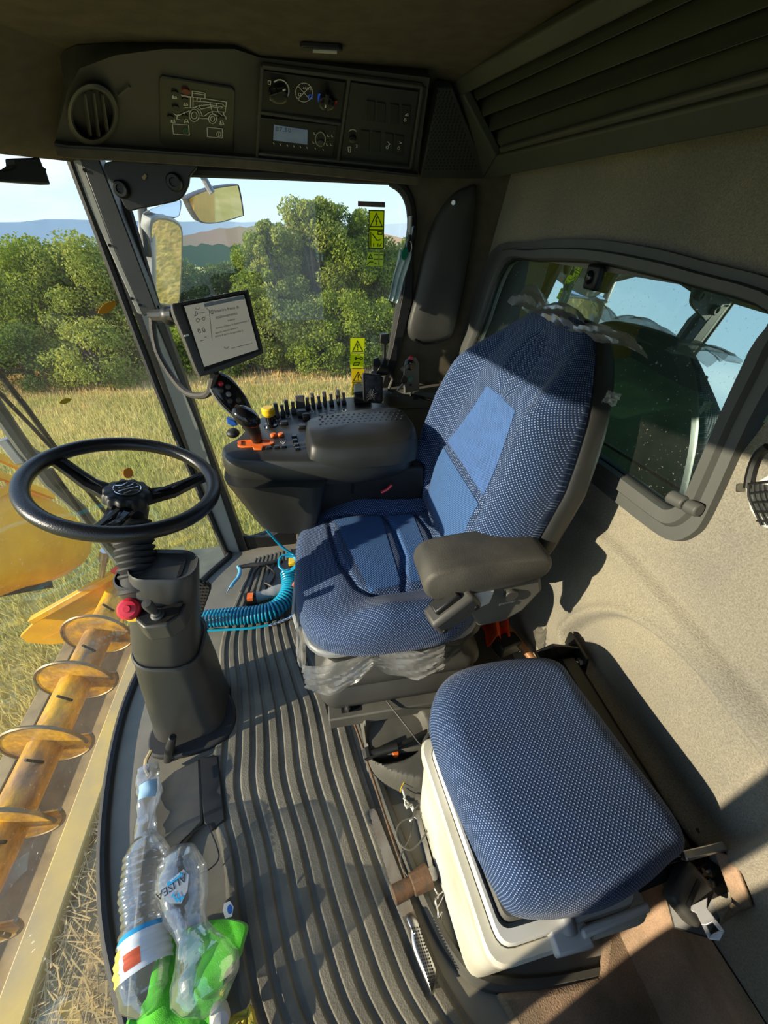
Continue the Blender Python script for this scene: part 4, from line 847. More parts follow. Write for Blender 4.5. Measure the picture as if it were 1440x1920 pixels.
# ---------------------------------------------------------------- control console on the right of the seat
CC = thing('control_console', 'black armrest control console with rows of levers and buttons below the side window', 'console', (0, 1.15, .4))
ZT = .72
def rnd(pts, k=4): return smooth(pts, k, True)
co = rnd([AZ(x, y, ZT) for x, y in ((413, 838), (440, 822), (462, 800), (495, 778), (600, 752), (668, 742), (722, 752), (742, 768), (770, 808), (772, 836), (730, 852), (650, 862), (560, 866), (470, 864), (422, 858))])
cen_ = sum(co, V())/len(co)
b = MB(); b.loft([[lerp(cen_, p, .93)+V((0, 0, -.085)) for p in co], [lerp(cen_, p, .985)+V((0, 0, -.072)) for p in co], [lerp(cen_, p, 1.0)+V((0, 0, -.05)) for p in co], [lerp(cen_, p, .995)+V((0, 0, -.02)) for p in co], [lerp(cen_, p, .975)+V((0, 0, -.004)) for p in co], [lerp(cen_, p, .95) for p in co]]); b.build('body', m_plastic, CC, sharp=45)
ct = Plane((0, 0, ZT), (0, 0, 1))
bn = [AY(425, 868, .965), AY(560, 872, .965)]
b = MB(); A0 = [V((-.265, .975, .66)), V((-.10, .935, .66)), V((.0, .94, .66)), V((.0, 1.22, .66)), V((-.20, 1.26, .66)), V((-.27, 1.16, .66))]; A1 = [V((-.20, 1.00, .475)), V((-.10, .975, .465)), V((-.045, .98, .475)), V((-.045, 1.14, .475)), V((-.14, 1.16, .475)), V((-.20, 1.12, .475))]
b.loft([rnd(A1), [lerp(p, q, .12)+V((0, 0, -.008)) for p, q in zip(rnd(A1), rnd(A0))], rnd(A0)]); b.build('lower_bin', m_plastic, CC, sharp=50)
b = MB(); b.prism([V((-.055, 1.03, .42)), V((.30, 1.01, .40)), V((.30, 1.01, .64)), V((-.055, 1.03, .64))], (0, .22, 0)); b.build('support_frame', m_black, CC, bevel=.01)
b = MB(); b.prism(outline(Plane((0, .99, 0), (0, 1, 0)), [(560, 890), (596, 885), (598, 892), (590, 896), (575, 895), (562, 898)]), (0, -.003, 0)); b.build('paper_tag', m_lightgrey, CC)['label'] = 'torn pale paper tag'
b = MB()
for P in ([(640, 880), (655, 884), (662, 900), (660, 925)], [(650, 880), (690, 885), (735, 882)], [(700, 890), (725, 888), (728, 893)]): b.tube([AY(x, y, .985) for x, y in P], .004, 6)
o = b.build('cable_loom', m_gloss, CC); o['kind'] = 'stuff'
b = MB(); q = AY(583, 940, 1.1); b.lathe([(.05, -.12)]+[(.048 if k % 2 else .042, -.10+k*.018) for k in range(7)]+[(.03, .03), (.0, .03)], Matrix.Translation(q+V((0, 0, -.02))), 22); b.build('gaiter', m_dusty, CC)
b = MB(); b.cyl((q.x, q.y, .06), (q.x, q.y, q.z-.1), .045, 18); b.build('pedestal', m_plastic2, CC)
# armrest pad
pd = rnd([V((-.045, 1.075, 0)), V((-.03, 1.12, 0)), V((.10, 1.155, 0)), V((.24, 1.16, 0)), V((.265, 1.10, 0)), V((.255, .97, 0)), V((.10, .95, 0)), V((-.02, .96, 0)), V((-.04, 1.0, 0))], 5); pc_ = sum(pd, V())/len(pd)
b = MB(); b.loft([[lerp(pc_, p, s)+V((0, 0, z-.030*max(0, (1.03-lerp(pc_, p, s).y)/.1)*(1 if z > ZT+.02 else 0))) for p in pd] for s, z in ((1.0, ZT-.03), (1.01, ZT+.0), (.99, ZT+.03), (.95, ZT+.048), (.88, ZT+.056), (.5, ZT+.058), (.05, ZT+.058))]); ar = b.build('armrest_pad', m_plastic, CC, sharp=60)
b = MB()
for i in range(16):
    for j in range(4):
        x, y = -.0+i*.0155+(.007 if j % 2 else 0), 1.06+j*.018; b.ell((x, y, ZT+.0575), (.0045, .003, .002), nu=4, nv=8)
o = b.build('grip_dimples', m_black, ar); o['kind'] = 'stuff'
# finger lever row along the back edge
bpx = [(503, 783, 14), (521, 777, 16), (540, 770, 18), (565, 762, 24), (588, 757, 18), (610, 754, 18), (635, 750, 18)]
for i, (x, y, h) in enumerate(bpx):
    q = AZ(x, y+8, ZT); q1 = AZ(x-3, y-14, ZT); d = V((q1.x-q.x, q1.y-q.y, 0)).normalized()*.045; wd = V((d.y, -d.x, 0)).normalized()*(.0065 if i != 3 else .015)
    Pp = [q-wd, q-wd+V((0, 0, .012)), q+d*.45-wd+V((0, 0, .042)), q+d*.85-wd+V((0, 0, .040)), q+d*1.2-wd]
    b = MB(); b.prism(Pp, wd*2); b.build('divider_fin', m_plastic2, CC, bevel=.003)
for x, y in ((512, 780), (531, 774), (551, 768), (578, 760), (599, 757), (622, 753), (645, 750)):
    q = AZ(x, y+6, ZT); b = MB(); b.box(q+V((0, 0, .004)), (.016, .03, .008)); b.loft([[q+V((sx*w, yy+sy*.006, z)) for sx, sy in ((-1, -1), (1, -1), (1, 1), (-1, 1))] for w, yy, z in ((.008, 0, .006), (.005, .005, .02), (.006, .01, .034))]); b.build('finger_lever', m_black, CC, bevel=.0015)
b = MB(); P = [AZ(x, y, ZT) for x, y in ((664, 742), (676, 738), (690, 748), (700, 756), (664, 760))]; b.prism(P, (0, 0, .045)); b.build('end_fin', m_plastic, CC, bevel=.006)
def button(x, y, w, d, h, mat, nm='push_button', z=ZT, rot=-.15):
    q = AZ(x, y, z); b = MB(); b.box(q+V((0, 0, h/2)), (w, d, h), None); o = b.build(nm, mat, CC, bevel=min(w, d, h)*.3); return o
for x, y in ((504, 841), (519, 840), (532, 839), (552, 820), (553, 828), (556, 836), (558, 843)): button(x, y, .016, .013, .007, m_gloss)
for x, y in ((533, 796), (606, 783), (623, 780), (567, 803)): button(x, y, .026, .022, .012, m_black, 'rocker_switch')
button(566, 779, .032, .03, .02, m_plastic2, 'rocker_switch'); button(575, 788, .026, .022, .024, m_black, 'rocker_switch')
for x, y in ((513, 818), (527, 817)):
    b = MB(); q = AZ(x, y, ZT); b.lathe([(.0095, 0), (.0095, .006), (.007, .009), (0, .009)], Matrix.Translation(q), 16); b.build('round_button', m_orange, CC)['label'] = 'small orange button'
b = MB(); lines(b, ct, [circ(520, 786, 4, 2.5, 12), circ(540, 781, 4, 2.5, 12), circ(585, 772, 4, 2.5, 12), circ(645, 769, 4, 2.5, 12), [(604, 771), (612, 770)], [(621, 769), (630, 768)], [(524, 827), (531, 833), (536, 826)], [(527, 826), (533, 831)]], .0007, .0008); b.build('console_symbols', m_white, CC)
b = MB(); b.prism(rnd([AZ(x, y, ZT) for x, y in ((697, 778), (708, 774), (720, 778), (718, 783), (703, 784))], 3), (0, 0, .001)); b.build('cup_recess', m_black, CC)
# orange slot, multi-function lever
P = rnd([AZ(x, y, ZT) for x, y in ((447, 833), (452, 828), (506, 826), (513, 829), (508, 836), (452, 840))], 3); pcn = sum(P, V())/len(P)
b = MB(); n = len(P); b.loft([P, [p+V((0, 0, .005)) for p in P], [lerp(pcn, p, .8)+V((0, 0, .005)) for p in P], [lerp(pcn, p, .78)+V((0, 0, .001)) for p in P]]); b.build('lever_slot', m_orange, CC, bevel=.001)['label'] = 'orange slot surround'
b = MB(); b.prism([AZ(x, y, ZT) for x, y in ((474, 839), (494, 839), (492, 845), (476, 845))], (0, 0, .006)); b.build('slot_tab', m_orange, CC, bevel=.002)
YL = 1.08
b = MB(); b.tube([AZ(484, 832, ZT-.01), AY(478, 812, YL), AY(468, 795, YL)], [.013, .017, .024], 12); lv_ = b.build('multi_lever', m_plastic, CC)
b = MB(); lpn = Plane((0, YL, 0), (.52, -.8, .30))
hc, h1, h2 = lpn(430, 752), lpn(401, 706), lpn(472, 795); hd_ = (h1-h2).normalized(); hs = lpn.n.cross(hd_).normalized(); hl_ = (h1-h2).length/2; c0 = (h1+h2)/2
pr = [c0+hd_*hl_*y+hs*.036*x for x, y in ((-.35, 1.0), (.35, .98), (.8, .8), (1, .4), (.95, -.1), (.7, -.6), (.4, -1.0), (-.4, -1.0), (-.75, -.6), (-1, -.1), (-1, .45), (-.8, .8))]
P = smooth(pr, 4, True); n_ = lpn.n
b.loft([[lerp(c0, p, .75)-n_*.035 for p in P], [lerp(c0, p, .97)-n_*.018 for p in P], [p-n_*.002 for p in P], [p+n_*.004 for p in P], [lerp(c0, p, .9)+n_*.010 for p in P]]); hh = b.build('lever_head', m_gloss, lv_, sharp=50)
b = MB(); b.tube([lerp(c0, p, 1.01)+n_*.001 for p in P], .004, 6, loop=True); b.build('head_rim', m_greyp, lv_)
for t, s, m in ((.72, .0, m_red), (.55, .35, m_plastic2), (.5, -.3, m_plastic2), (.3, .05, m_greyp), (.1, .3, m_plastic2), (-.05, -.3, m_plastic2), (-.2, .15, M_('dull_orange', (.4, .12, .03), .4)), (-.4, -.1, m_greyp)):
    b = MB(); q = c0+hd_*hl_*t+hs*.036*s+n_*.010; b.ell(q, (.008, .008, .004), frame((0, 0, 0), hs, hd_), 6, 12); b.build('head_button', m, lv_)
b = MB(); b.ell(AY(462, 782, YL-.01), (.04, .032, .026), frame((0, 0, 0), (.6, 0, -.5), (0, 1, 0))); b.build('palm_grip', m_gloss, lv_)
# yellow knob, blue tab
q = AZ(508, 798, ZT); b = MB(); b.lathe([(.022, 0), (.020, .004), (.011, .006), (.010, .03), (.013, .034)], Matrix.Translation(q), 20); kn = b.build('knob_stem', m_gloss, CC)
b = MB(); b.lathe([(.015, .032), (.020, .040), (.020, .056), (.016, .060), (0, .060)], Matrix.Translation(q), 14); b.build('yellow_knob', m_yellow, kn, bevel=.001)['label'] = 'yellow knob'
b = MB(); P = [AY(x, y, 1.22) for x, y in ((424, 784), (441, 790), (446, 798), (436, 800), (426, 795))]; b.prism(P, (0, .02, 0)); b.build('blue_tab', m_blue, CC, bevel=.003)
b = MB(); q = AZ(437, 812, ZT-.01); b.ell(q, (.02, .02, .014)); b.build('round_boss', m_plastic, CC)
# ---------------------------------------------------------------- monitor on the pillar
MN = thing('monitor', 'grey touch-screen monitor in a black frame on the front right pillar', 'monitor', AY(400, 625, 1.22))
mp_ = Plane(AY(405, 625, 1.22), (.45, -.82, .28))
rc = smooth(outline(mp_, [(322, 576), (338, 566), (400, 554), (458, 543), (467, 548), (481, 604), (494, 655), (488, 666), (430, 690), (384, 704), (371, 700), (346, 638)]), 5, True)
c_ = sum(rc, V())/len(rc); n_ = mp_.n
b = MB(); b.loft([[lerp(c_, p, .82)-n_*.05 for p in rc], [lerp(c_, p, .97)-n_*.038 for p in rc], [p-n_*.008 for p in rc], [lerp(c_, p, .985)-n_*.001 for p in rc], [lerp(c_, p, .955) for p in rc]]); b.build('casing', m_plastic2, MN, sharp=45)
b = MB(); plate(b, mp_, [(338, 572), (460, 549), (488, 658), (384, 696)], .002, -.001); b.build('bezel', m_black, MN)
b = MB(); plate(b, mp_, [(345, 574), (457, 553), (484, 655), (383, 688)], .001, .0011); scr = b.build('screen', M_('screen', (.36, .34, .27), .18, col2=(.30, .31, .27), vs=14, emit=.25), MN); m_ink = M_('screen_ink', (.08, .085, .08), .4)
b = MB(); plate(b, mp_, [(382, 569.5), (457, 553.5), (459, 560), (384, 576)], .0004, .0021); b.build('title_bar', M_('screen_bar', (.13, .17, .18), .3, emit=.1), scr)
z3 = lambda P: [(320+x/7.2, 540+y/7.2) for x, y in P]
for s, x, y, x2, y2, sz in (('Inserire freno di', 590, 315, 845, 270, .0105), ('stazionamento', 605, 400, 850, 350, .0105), ('inserire', 770, 440, 850, 423, .007), ('Inserire il freno di stazionamento 2', 610, 545, 970, 460, .0068), ('quando veicolo fermo o', 600, 610, 970, 520, .0068), ('prima di aprire lo sportello 3', 600, 655, 1035, 562, .0068), ('0.0', 365, 590, 440, 573, .017)):
    tpx(s, scr, mp_, 320+x/7.2, 540+y/7.2, 320+x2/7.2, 540+y2/7.2, sz, m_ink, h=.0024)
b = MB(); lines(b, mp_, [z3(P) for P in (circ(365, 435, 20, 26, 14), circ(445, 415, 16, 22, 14), [(385, 430), (430, 412)], [(430, 400), (475, 390)], [(320, 380), (345, 370)], [(330, 370), (332, 320), (352, 315), (362, 360), (330, 370)], [(345, 345), (460, 330)], circ(560, 325, 20, 26, 14), [(560, 310), (560, 345)], [(485, 275), (520, 305)], circ(360, 260, 28, 30, 10, 0, 3), circ(750, 790, 30, 25, 10, 0, 3), [(400, 715), (440, 705)], [(455, 665), (485, 660)], [(820, 815), (1100, 745)], [(450, 195), (990, 150)], [(520, 300), (560, 700)])], .0006, .0022); o = b.build('screen_icons', m_ink, scr)
b = MB(); b.bar(mp_(346, 630, .001), mp_(354, 628, .001), .004, .003, n_); b.build('indicator', m_white, MN)
b = MB(); b.tube([AY(287, 592, 1.42), AY(305, 592, 1.36), AY(330, 590, 1.29)], .018, 10); b.ell(AY(318, 592, 1.33), (.026, .026, .026)); b.build('swivel_arm', m_plastic, MN)
b = MB(); cp3 = [AY(x, y, Y) for x, y, Y in ((285, 590, 1.41), (288, 625, 1.39), (298, 665, 1.37), (325, 710, 1.34), (350, 736, 1.30), (375, 742, 1.26), (392, 736, 1.22), (398, 715, 1.2), (404, 698, 1.19))]; b.tube(smooth(cp3, 6), .010, 8); tag(b.build('wrapped_cable', M_('cable_tape', (.05, .045, .04), .7, bump=1, bs=120), loc=cp3[4]), 'taped cable hanging in a loop below the monitor', 'cable')
# ---------------------------------------------------------------- ignition panel, phone holder, phone
ip = Plane((0, 1.385, 0), (.25, -1, .1)); ip = Plane(AY(770, 705, 1.42), (.3, -1, 0))
IG = thing('ignition_panel', 'grey ignition panel with key, red lamp and green button beside the seat back', 'panel', ip(770, 715))
b = MB(); plate(b, ip, [(757, 765), (755, 690), (759, 676), (768, 667), (777, 668), (783, 680), (784, 745), (778, 757)], .012, -.012); b.build('face_plate', M_('ignition_grey', (.13, .135, .13), .5, var=.15, vs=10), IG, bevel=.003)
b = MB(); q = ip(769, 684, .0); b.lathe([(.018, 0), (.018, .006), (.013, .010), (.012, .018), (0, .018)], frame(q, ip.n.orthogonal(), ip.n.cross(ip.n.orthogonal())), 20); lk = b.build('key_switch', m_gloss, IG)
b = MB(); b.bar(ip(768, 685, .018), ip(766, 686, .045), .004, .012, (0, 0, 1)); b.prism([ip(764, 681, .040), ip(766, 690, .042), ip(752, 697, .05), ip(750, 691, .05)], ip.n*.004); b.build('key', m_black, lk, bevel=.001)
for x, y, r, m in ((770, 671, .008, m_red), (769, 711, .010, M_('pale_green', (.06, .25, .19), .3)), (770, 722, .004, m_black)):
    b = MB(); q = ip(x, y); b.lathe([(r, 0), (r, .004), (r*.7, .007), (0, .007)], frame(q, ip.n.orthogonal(), ip.n.cross(ip.n.orthogonal())), 16); b.build('lamp_button', m, IG)
b = MB(); q = ip(771, 741); b.lathe([(.014, 0), (.014, .012), (.010, .014), (.007, .004), (0, .004)], frame(q, ip.n.orthogonal(), ip.n.cross(ip.n.orthogonal())), 18); b.build('power_socket', m_chrome, IG)
b = MB(); kr = ip(757, 700, .048); b.prism([ip(x, y, .045) for x, y in ((752, 710), (757, 702), (763, 707), (762, 716), (756, 720), (751, 716))], ip.n*.006)
KY = thing('hanging_key', 'spare key with black head hanging from the ignition key', 'key', kr); b.build('key_head', m_black, KY, bevel=.002)
b = MB(); b.prism([ip(x, y, .046) for x, y in ((755, 718), (759, 720), (747, 733), (744, 731))], ip.n*.002); b.build('key_blade', m_steel, KY); b = MB(); b.tube([ip(758, 690, .05), ip(758, 703, .05)], .0015, 5); b.build('key_ring', m_steel, KY)
b = MB(); b.tube([ip(733, 737, .03), ip(752, 740, .03), ip(768, 741, .03)], .003, 8); b.build('plug_cord', m_black, IG)
b = MB(); b.tube(smooth([ip(771, 741, .02), ip(785, 744, .04), ip(800, 748, .05), ip(815, 752, .05)], 5), .005, 8); b.build('cable', m_gloss, IG)
b = MB(); b.box(ip(785, 744, .02), (.05, .02, .016)); b.build('cable_clip', m_darksteel, IG, bevel=.003)
PH = thing('phone', 'black smartphone with cracked dusty screen standing at the console end', 'phone', AY(698, 750, 1.30))
php = Plane(AY(698, 720, 1.29), (.25, -.95, .15))
b = MB(); b.prism(outline(php, [(683, 699), (714, 703), (719, 708), (718, 754), (714, 757), (686, 755), (682, 751), (680, 703)]), php.n*-.011); b.build('case', m_black, PH, bevel=.002)
b = MB(); plate(b, php, [(685, 703), (714, 706), (713, 753), (687, 752)], .0008); b.build('screen', M_('phone_glass', (.012, .012, .014), .12, col2=(.05, .05, .05), vs=60), PH)
r_ = random.Random(3); b = MB()
for k in range(14):
    a = k*.45; l = r_.uniform(6, 16); b_ = (697, 741); lines(b, php, [[b_, (b_[0]+l*.5*cos(a)+r_.uniform(-1, 1), b_[1]+l*.5*sin(a)), (b_[0]+l*.7*cos(a+.1), b_[1]+l*sin(a+.1)*.9)]], .0003, .001)
b.build('screen_cracks', m_lightgrey, PH)
HO = thing('phone_holder', 'black jointed phone holder arm by the side window frame', 'holder', AY(715, 690, 1.42)); hp2 = Plane((0, 1.43, 0), (.1, -1, 0))
b = MB(); plate(b, hp2, [(711, 625), (727, 624), (728, 640), (722, 643), (721, 668), (727, 690), (726, 700), (712, 702), (702, 698), (716, 672), (717, 643), (710, 640)], .02, -.01); b.build('arm', m_black, HO, bevel=.003)
b = MB(); plate(b, hp2, [(698, 672), (708, 668), (712, 676), (706, 696), (697, 694)], .015, -.01); b.build('clamp', m_plastic, HO, bevel=.003)
b = MB(); q = hp2(699, 698, .01); b.cyl(q, q+hp2.n*.012, .010, 12); b.build('clamp_screw', m_steel, HO)
b = MB(); b.tube(smooth(outline(hp2, [(731, 705), (736, 710), (732, 722), (727, 735), (724, 745)], .01), 4), .006, 8); b.build('holder_stem', m_dusty, HO)
# ---------------------------------------------------------------- stickers on the side window
wp = Plane((0, YR+.018, 0), (0, 1, 0)); m_lime = leafmat('warning_yellow', (.80, .85, .03), (.76, .82, .03), 3, .6); m_ink2 = M_('sticker_ink', (.02, .02, .015), .5); m_ybl = leafmat('sticker_amber', (.90, .72, .03), (.86, .68, .03), 3, .6)
def sticker(name, label, pts, mat, strokes, w=.0015, txt=(), extra=None):
    b = MB(); plate(b, wp, pts, .0008); o = tag(b.build(name, mat, loc=wp(*pts[0])), label, 'sticker')
    b = MB(); lines(b, wp, strokes, w, .0012); b.build('print', m_ink2, o)
    for s, x, y, sz in txt: tpx(s, o, wp, x, y, x+5, y, sz, m_ink2, h=.0014)
    return o
tri = lambda cx, y0, y1, w: [(cx, y0), (cx-w, y1), (cx+w, y1), (cx, y0)]
s6 = lambda P: [(640+x/4.8, 360+y/4.8) for x, y in P]
sticker('warning_sticker', 'tall lime warning sticker with lightning bolt triangle high on the side window', [(691, 393), (720, 395), (718, 466), (691, 463)], m_lime,
        [s6(tri(315, 192, 312, 54)), s6([(322, 225), (308, 262), (322, 262), (310, 300)]), s6([(250, 340), (378, 343)]), s6([(265, 360), (265, 490)]), s6([(280, 380), (298, 402)]), s6([(290, 465), (290, 488)]), s6([(330, 465), (330, 488)]), s6([(345, 488), (360, 462)]), s6([(330, 355), (368, 355), (368, 382), (330, 382), (330, 355)]), s6([(300, 405), (320, 435), (352, 430)]), s6([(249, 165), (385, 168), (378, 508), (248, 505), (249, 165)])])
sticker('warning_sticker', 'small pale lime sticker with tiny triangle and table, under the lightning sticker', [(690, 473), (719, 474), (718, 499), (686, 499)], leafmat('pale_lime', (.66, .76, .14), (.6, .7, .13), 3, .6),
        [s6(tri(262, 560, 598, 18)), s6([(295, 565), (330, 565)]), s6([(295, 605), (330, 605)]), s6([(300, 645), (315, 645)]), s6([(340, 548), (338, 655)]), s6([(350, 565), (372, 565)]), s6([(350, 605), (370, 605)]), s6([(232, 655), (255, 630), (285, 630)])], .0014)
sticker('warning_sticker', 'lime sticker with exclamation triangle and key, above the amber sticker', [(657, 634), (684, 634), (681, 690), (657, 690)], m_lime,
        [s6(tri(146, 1342, 1435, 46)), s6([(146, 1372), (146, 1405)]), s6([(146, 1418), (146, 1424)]), s6([(90, 1447), (202, 1450)]), s6([(145, 1465), (165, 1465)]), s6(circ(180, 1497, 11, 11, 12)), s6([(122, 1497), (168, 1497)]), s6(circ(130, 1497, 8, 12, 10)), s6([(105, 1560), (120, 1535), (165, 1535), (150, 1560), (105, 1560)])])
sticker('warning_sticker', 'amber sticker with exclamation triangle and numbers 1 and 2, low on the window', [(659, 692), (683, 692), (682, 741), (660, 741)], m_ybl,
        [s6(tri(150, 1620, 1700, 42)), s6([(150, 1645), (150, 1675)]), s6([(150, 1685), (150, 1690)]), s6([(98, 1712), (198, 1712)]), s6([(145, 1738), (165, 1732), (185, 1725), (185, 1752), (165, 1745), (145, 1745)]), s6(circ(162, 1795, 22, 20, 10)), s6([(152, 1800), (172, 1790)])], txt=(('1', 659.8, 723, .026), ('2', 659.8, 735.5, .026)))
b = MB(); plate(b, wp, [(671, 377), (722, 379), (722, 389), (671, 387)], .0008); o = tag(b.build('dark_label', M_('dark_label', (.05, .045, .04), .5, col2=(.16, .08, .04), vs=14), loc=wp(695, 383)), 'narrow dark label strip at the top of the side window', 'label')
b = MB(); lines(b, wp, [[(691, 382), (715, 383)], [(692, 386), (720, 387)]], .0012, .0012); b.build('print', m_dusty, o)
# face mask and green tag hanging by the window frame
hk = Plane((0, 1.40, 0), (.1, -1, 0))
b = MB(); r2 = np.random.default_rng(2)
def mk(u, v):
    a = V((*ext((749, 468), (771, 474), u), 0)); c = V((*ext((727, 562), (746, 569), u), 0)); q = a.lerp(c, v); p = hk(q.x, q.y); return p+hk.n*(.006*sin(u*14+v*2)+.004*sin(v*9))
b.grid(mk, 20, 14); MK = tag(b.build('face_mask', M_('mask_cloth', (.55, .70, .70), .8, var=.12, vs=30), solid=.0015, loc=hk(750, 520)), 'pale blue pleated face mask hanging beside the side window', 'mask')
b = MB(); b.tube(smooth([hk(765, 440, .004), hk(760, 455, .004), hk(752, 470, .004)], 5), .0012, 5); b.tube(smooth([hk(766, 440, .004), hk(772, 460, .004), hk(770, 474, .004)], 5), .0012, 5); b.build('ear_loop', m_white, MK)
b = MB(); P = smooth(outline(hk, [(759, 462), (764, 468), (763, 482), (757, 488), (752, 482), (753, 472)], .012), 3, True); b.prism(P, hk.n*.004); GT = tag(b.build('green_tag', m_green, loc=hk(758, 475, .012), bevel=.001), 'green plastic tag hanging in front of the face mask', 'tag')
b = MB(); b.tube(smooth([hk(766, 436, .012), hk(762, 450, .014), hk(759, 463, .014)], 4), .001, 5); b.build('cord', m_green, GT)
b = MB(); b.tube(outline(hk, [(770, 405), (768, 440)], .006), .005, 10); PN = tag(b.build('pen', m_lightgrey, loc=hk(769, 420)), 'pale pen clipped upright to the window frame', 'pen'); b = MB(); b.tube(outline(hk, [(768, 440), (767, 452)], .006), .006, 10); b.build('pen_cap', m_black, PN)
b = MB(); plate(b, hk, [(772, 424), (778, 422), (778, 440), (770, 455), (766, 452)], .02, -.02); tag(b.build('clothes_hook', m_black, loc=hk(772, 435), bevel=.003), 'black hook on the window frame holding mask and tag', 'hook')
# ---------------------------------------------------------------- storage net with papers at the right edge of the frame
np_ = Plane((XR-.03, 0, 0), (1, 0, 0)); NB = thing('storage_net', 'black string net with hooked frame on the rear wall, right edge', 'net', np_(1425, 920))
b = MB(); b.tube(smooth(outline(np_, [(1440, 838), (1425, 850), (1414, 870), (1407, 895), (1404, 915)], .012), 5), .006, 8); b.build('net_frame', m_black, NB)
b = MB(); plate(b, np_, [(1388, 906), (1401, 906), (1401, 922), (1387, 922)], .008); tb = b.build('fixing_tab', m_plastic2, NB, bevel=.002); b = MB(); q = np_(1394, 914, .008); b.cyl(q, q+V((-.003, 0, 0)), .006, 12); b.build('screw', m_steel, tb)
b = MB()
for i in range(7):
    b.tube(smooth(outline(np_, [(1404+i*9, 905+i*1), (1404+i*10, 930), (1412+i*11, 950+i*2), (1428+i*12, 985)], .02), 4), .0018, 5)
for i in range(5): b.tube(smooth(outline(np_, [(1404+i*4, 908+i*17), (1425, 905+i*18), (1465, 900+i*20)], .021), 4), .0018, 5)
o = b.build('net_cords', m_black, NB); o['kind'] = 'stuff'
b = MB(); plate(b, np_, [(1408, 910), (1430, 902), (1470, 880), (1480, 1000), (1438, 985), (1418, 955)], .012, .002); tag(b.build('folded_papers', m_white, loc=np_(1430, 940), bevel=.004), 'crumpled white papers inside the black storage net', 'papers')
# ================================================================ things lying on the floor
# moulded tray at the end of the seat plinth
TR = thing('storage_tray', 'dusty black moulded tray with hand lever between driver seat and cool box', 'tray', AZ(740, 1400, 0))
rec = smooth([AZ(x, y, .085) for x, y in ((688, 1350), (720, 1325), (770, 1325), (795, 1345), (800, 1390), (770, 1420), (720, 1432), (694, 1420), (684, 1385))], 4, True)
RP = np.array([(p.x, p.y) for p in rec])
to = smooth([AZ(x, y, .085) for x, y in ((668, 1315), (690, 1300), (760, 1275), (830, 1245), (850, 1290), (845, 1400), (812, 1470), (745, 1465), (700, 1440), (682, 1400), (672, 1350))], 4, True); TP = np.array([(p.x, p.y) for p in to])
x0, x1, y0, y1 = TP[:, 0].min(), TP[:, 0].max(), TP[:, 1].min(), TP[:, 1].max()
def trf(u, v):
    x, y = lerp(x0, x1, u), lerp(y0, y1, v); d = sdist(x, y, TP); r = sdist(x, y, RP)
    z = .09*(1-sstep(-.016, .0, d))
    z = min(z, .09-.06*(1-sstep(-.022, .004, r))) if d < -.01 else z
    return (x, y, max(.002, z))
b = MB(); b.grid(trf, 56, 56); b.build('tray_body', m_dusty, TR, sharp=50)
b = MB(); b.tube([AZ(686, 1416, .085), AZ(745, 1400, .085)], .011, 12); b.tube([AZ(745, 1400, .085), AZ(800, 1372, .08)], .007, 10); b.tube([AZ(692, 1422, .085), AZ(688, 1404, .085)], .013, 10); b.build('hand_lever', m_plastic, TR)
b = MB(); q = AZ(742, 1414, .058); b.lathe([(.009, 0), (.009, .006), (.007, .008), (0, .008)], Matrix.Translation(q+V((0, 0, -.002))), 16); b.build('orange_plug', m_orange, TR)['label'] = 'small orange plug'
b = MB(); b.prism(smooth([AZ(x, y, .03) for x, y in ((790, 1405), (812, 1380), (822, 1420), (810, 1450), (790, 1440))], 4, True), (0, 0, .06)); b.build('tray_rib', m_plastic2, TR, bevel=.01)
# black plug with its thin cable
pk = AZ(703, 1281, .12); b = MB(); b.tube([AZ(694, 1274, .122), AZ(700, 1279, .124), AZ(708, 1284, .122), AZ(712, 1289, .12)], [.008, .012, .011, .005], 12)
PL = thing('plug', 'black car socket plug with thin grey cable on the seat rail', 'plug', pk); b.build('plug_body', m_gloss, PL)
b = MB(); b.tube(smooth([AZ(x, y, z) for x, y, z in ((712, 1288, .12), (722, 1310, .125), (745, 1340, .13), (770, 1372, .12), (785, 1392, .10), (797, 1402, .08), (806, 1420, .03))], 6), .0022, 6); b.build('cable', m_dusty, PL)
z6 = lambda P, z: [AZ(640+x/4.175, 1440+y/4.175, z) for x, y in P]
b = MB(); b.tube(smooth(z6([(855, 275), (800, 300), (740, 370), (690, 450), (650, 530), (600, 600), (545, 640), (490, 625), (450, 580), (430, 510), (450, 445), (500, 405), (560, 385), (570, 330), (620, 280), (690, 275)], .05), 6), .0022, 6)
b.tube(smooth(z6([(600, 935), (540, 870), (480, 790), (460, 700), (500, 620), (540, 540), (560, 440), (580, 330)], .035), 6), .0018, 6)
b.tube(smooth(z6([(690, 275), (720, 400), (760, 480), (800, 400), (795, 340)], .04), 6), .0012, 6)
tag(b.build('looped_wire', m_dusty, loc=z6([(545, 640)], .04)[0]), 'thin grey wire looping out beside the white cool box', 'wire')
b = MB(); r_ = np.random.default_rng(11)
P = [V(p)+V((*r_.normal(0, .006, 2), r_.uniform(0, .02))) for p in z6([(700, 930), (760, 1000), (720, 1040), (780, 1080), (730, 1100), (800, 1000), (740, 1060), (790, 1150), (770, 1180), (800, 1080), (760, 1200), (790, 1260)], .01)]; b.tube(smooth(P, 6), .002, 6)
tag(b.build('wire_tangle', m_steel, loc=P[0]), 'tangled steel wire below the rusty hammer head by the cool box', 'wire')
b = MB(); P = [V(p)+V((*r_.normal(0, .005, 2), r_.uniform(0, .015))) for p in z6([(470, 200), (510, 240), (480, 290), (530, 250), (500, 310), (540, 300), (550, 350), (525, 380), (575, 400), (540, 420), (560, 360), (540, 300), (490, 260)], .03)]; b.tube(smooth(P, 6), .0024, 6)
tag(b.build('knotted_string', m_white, loc=P[0]), 'small knotted pale string beside the threaded rod', 'string')
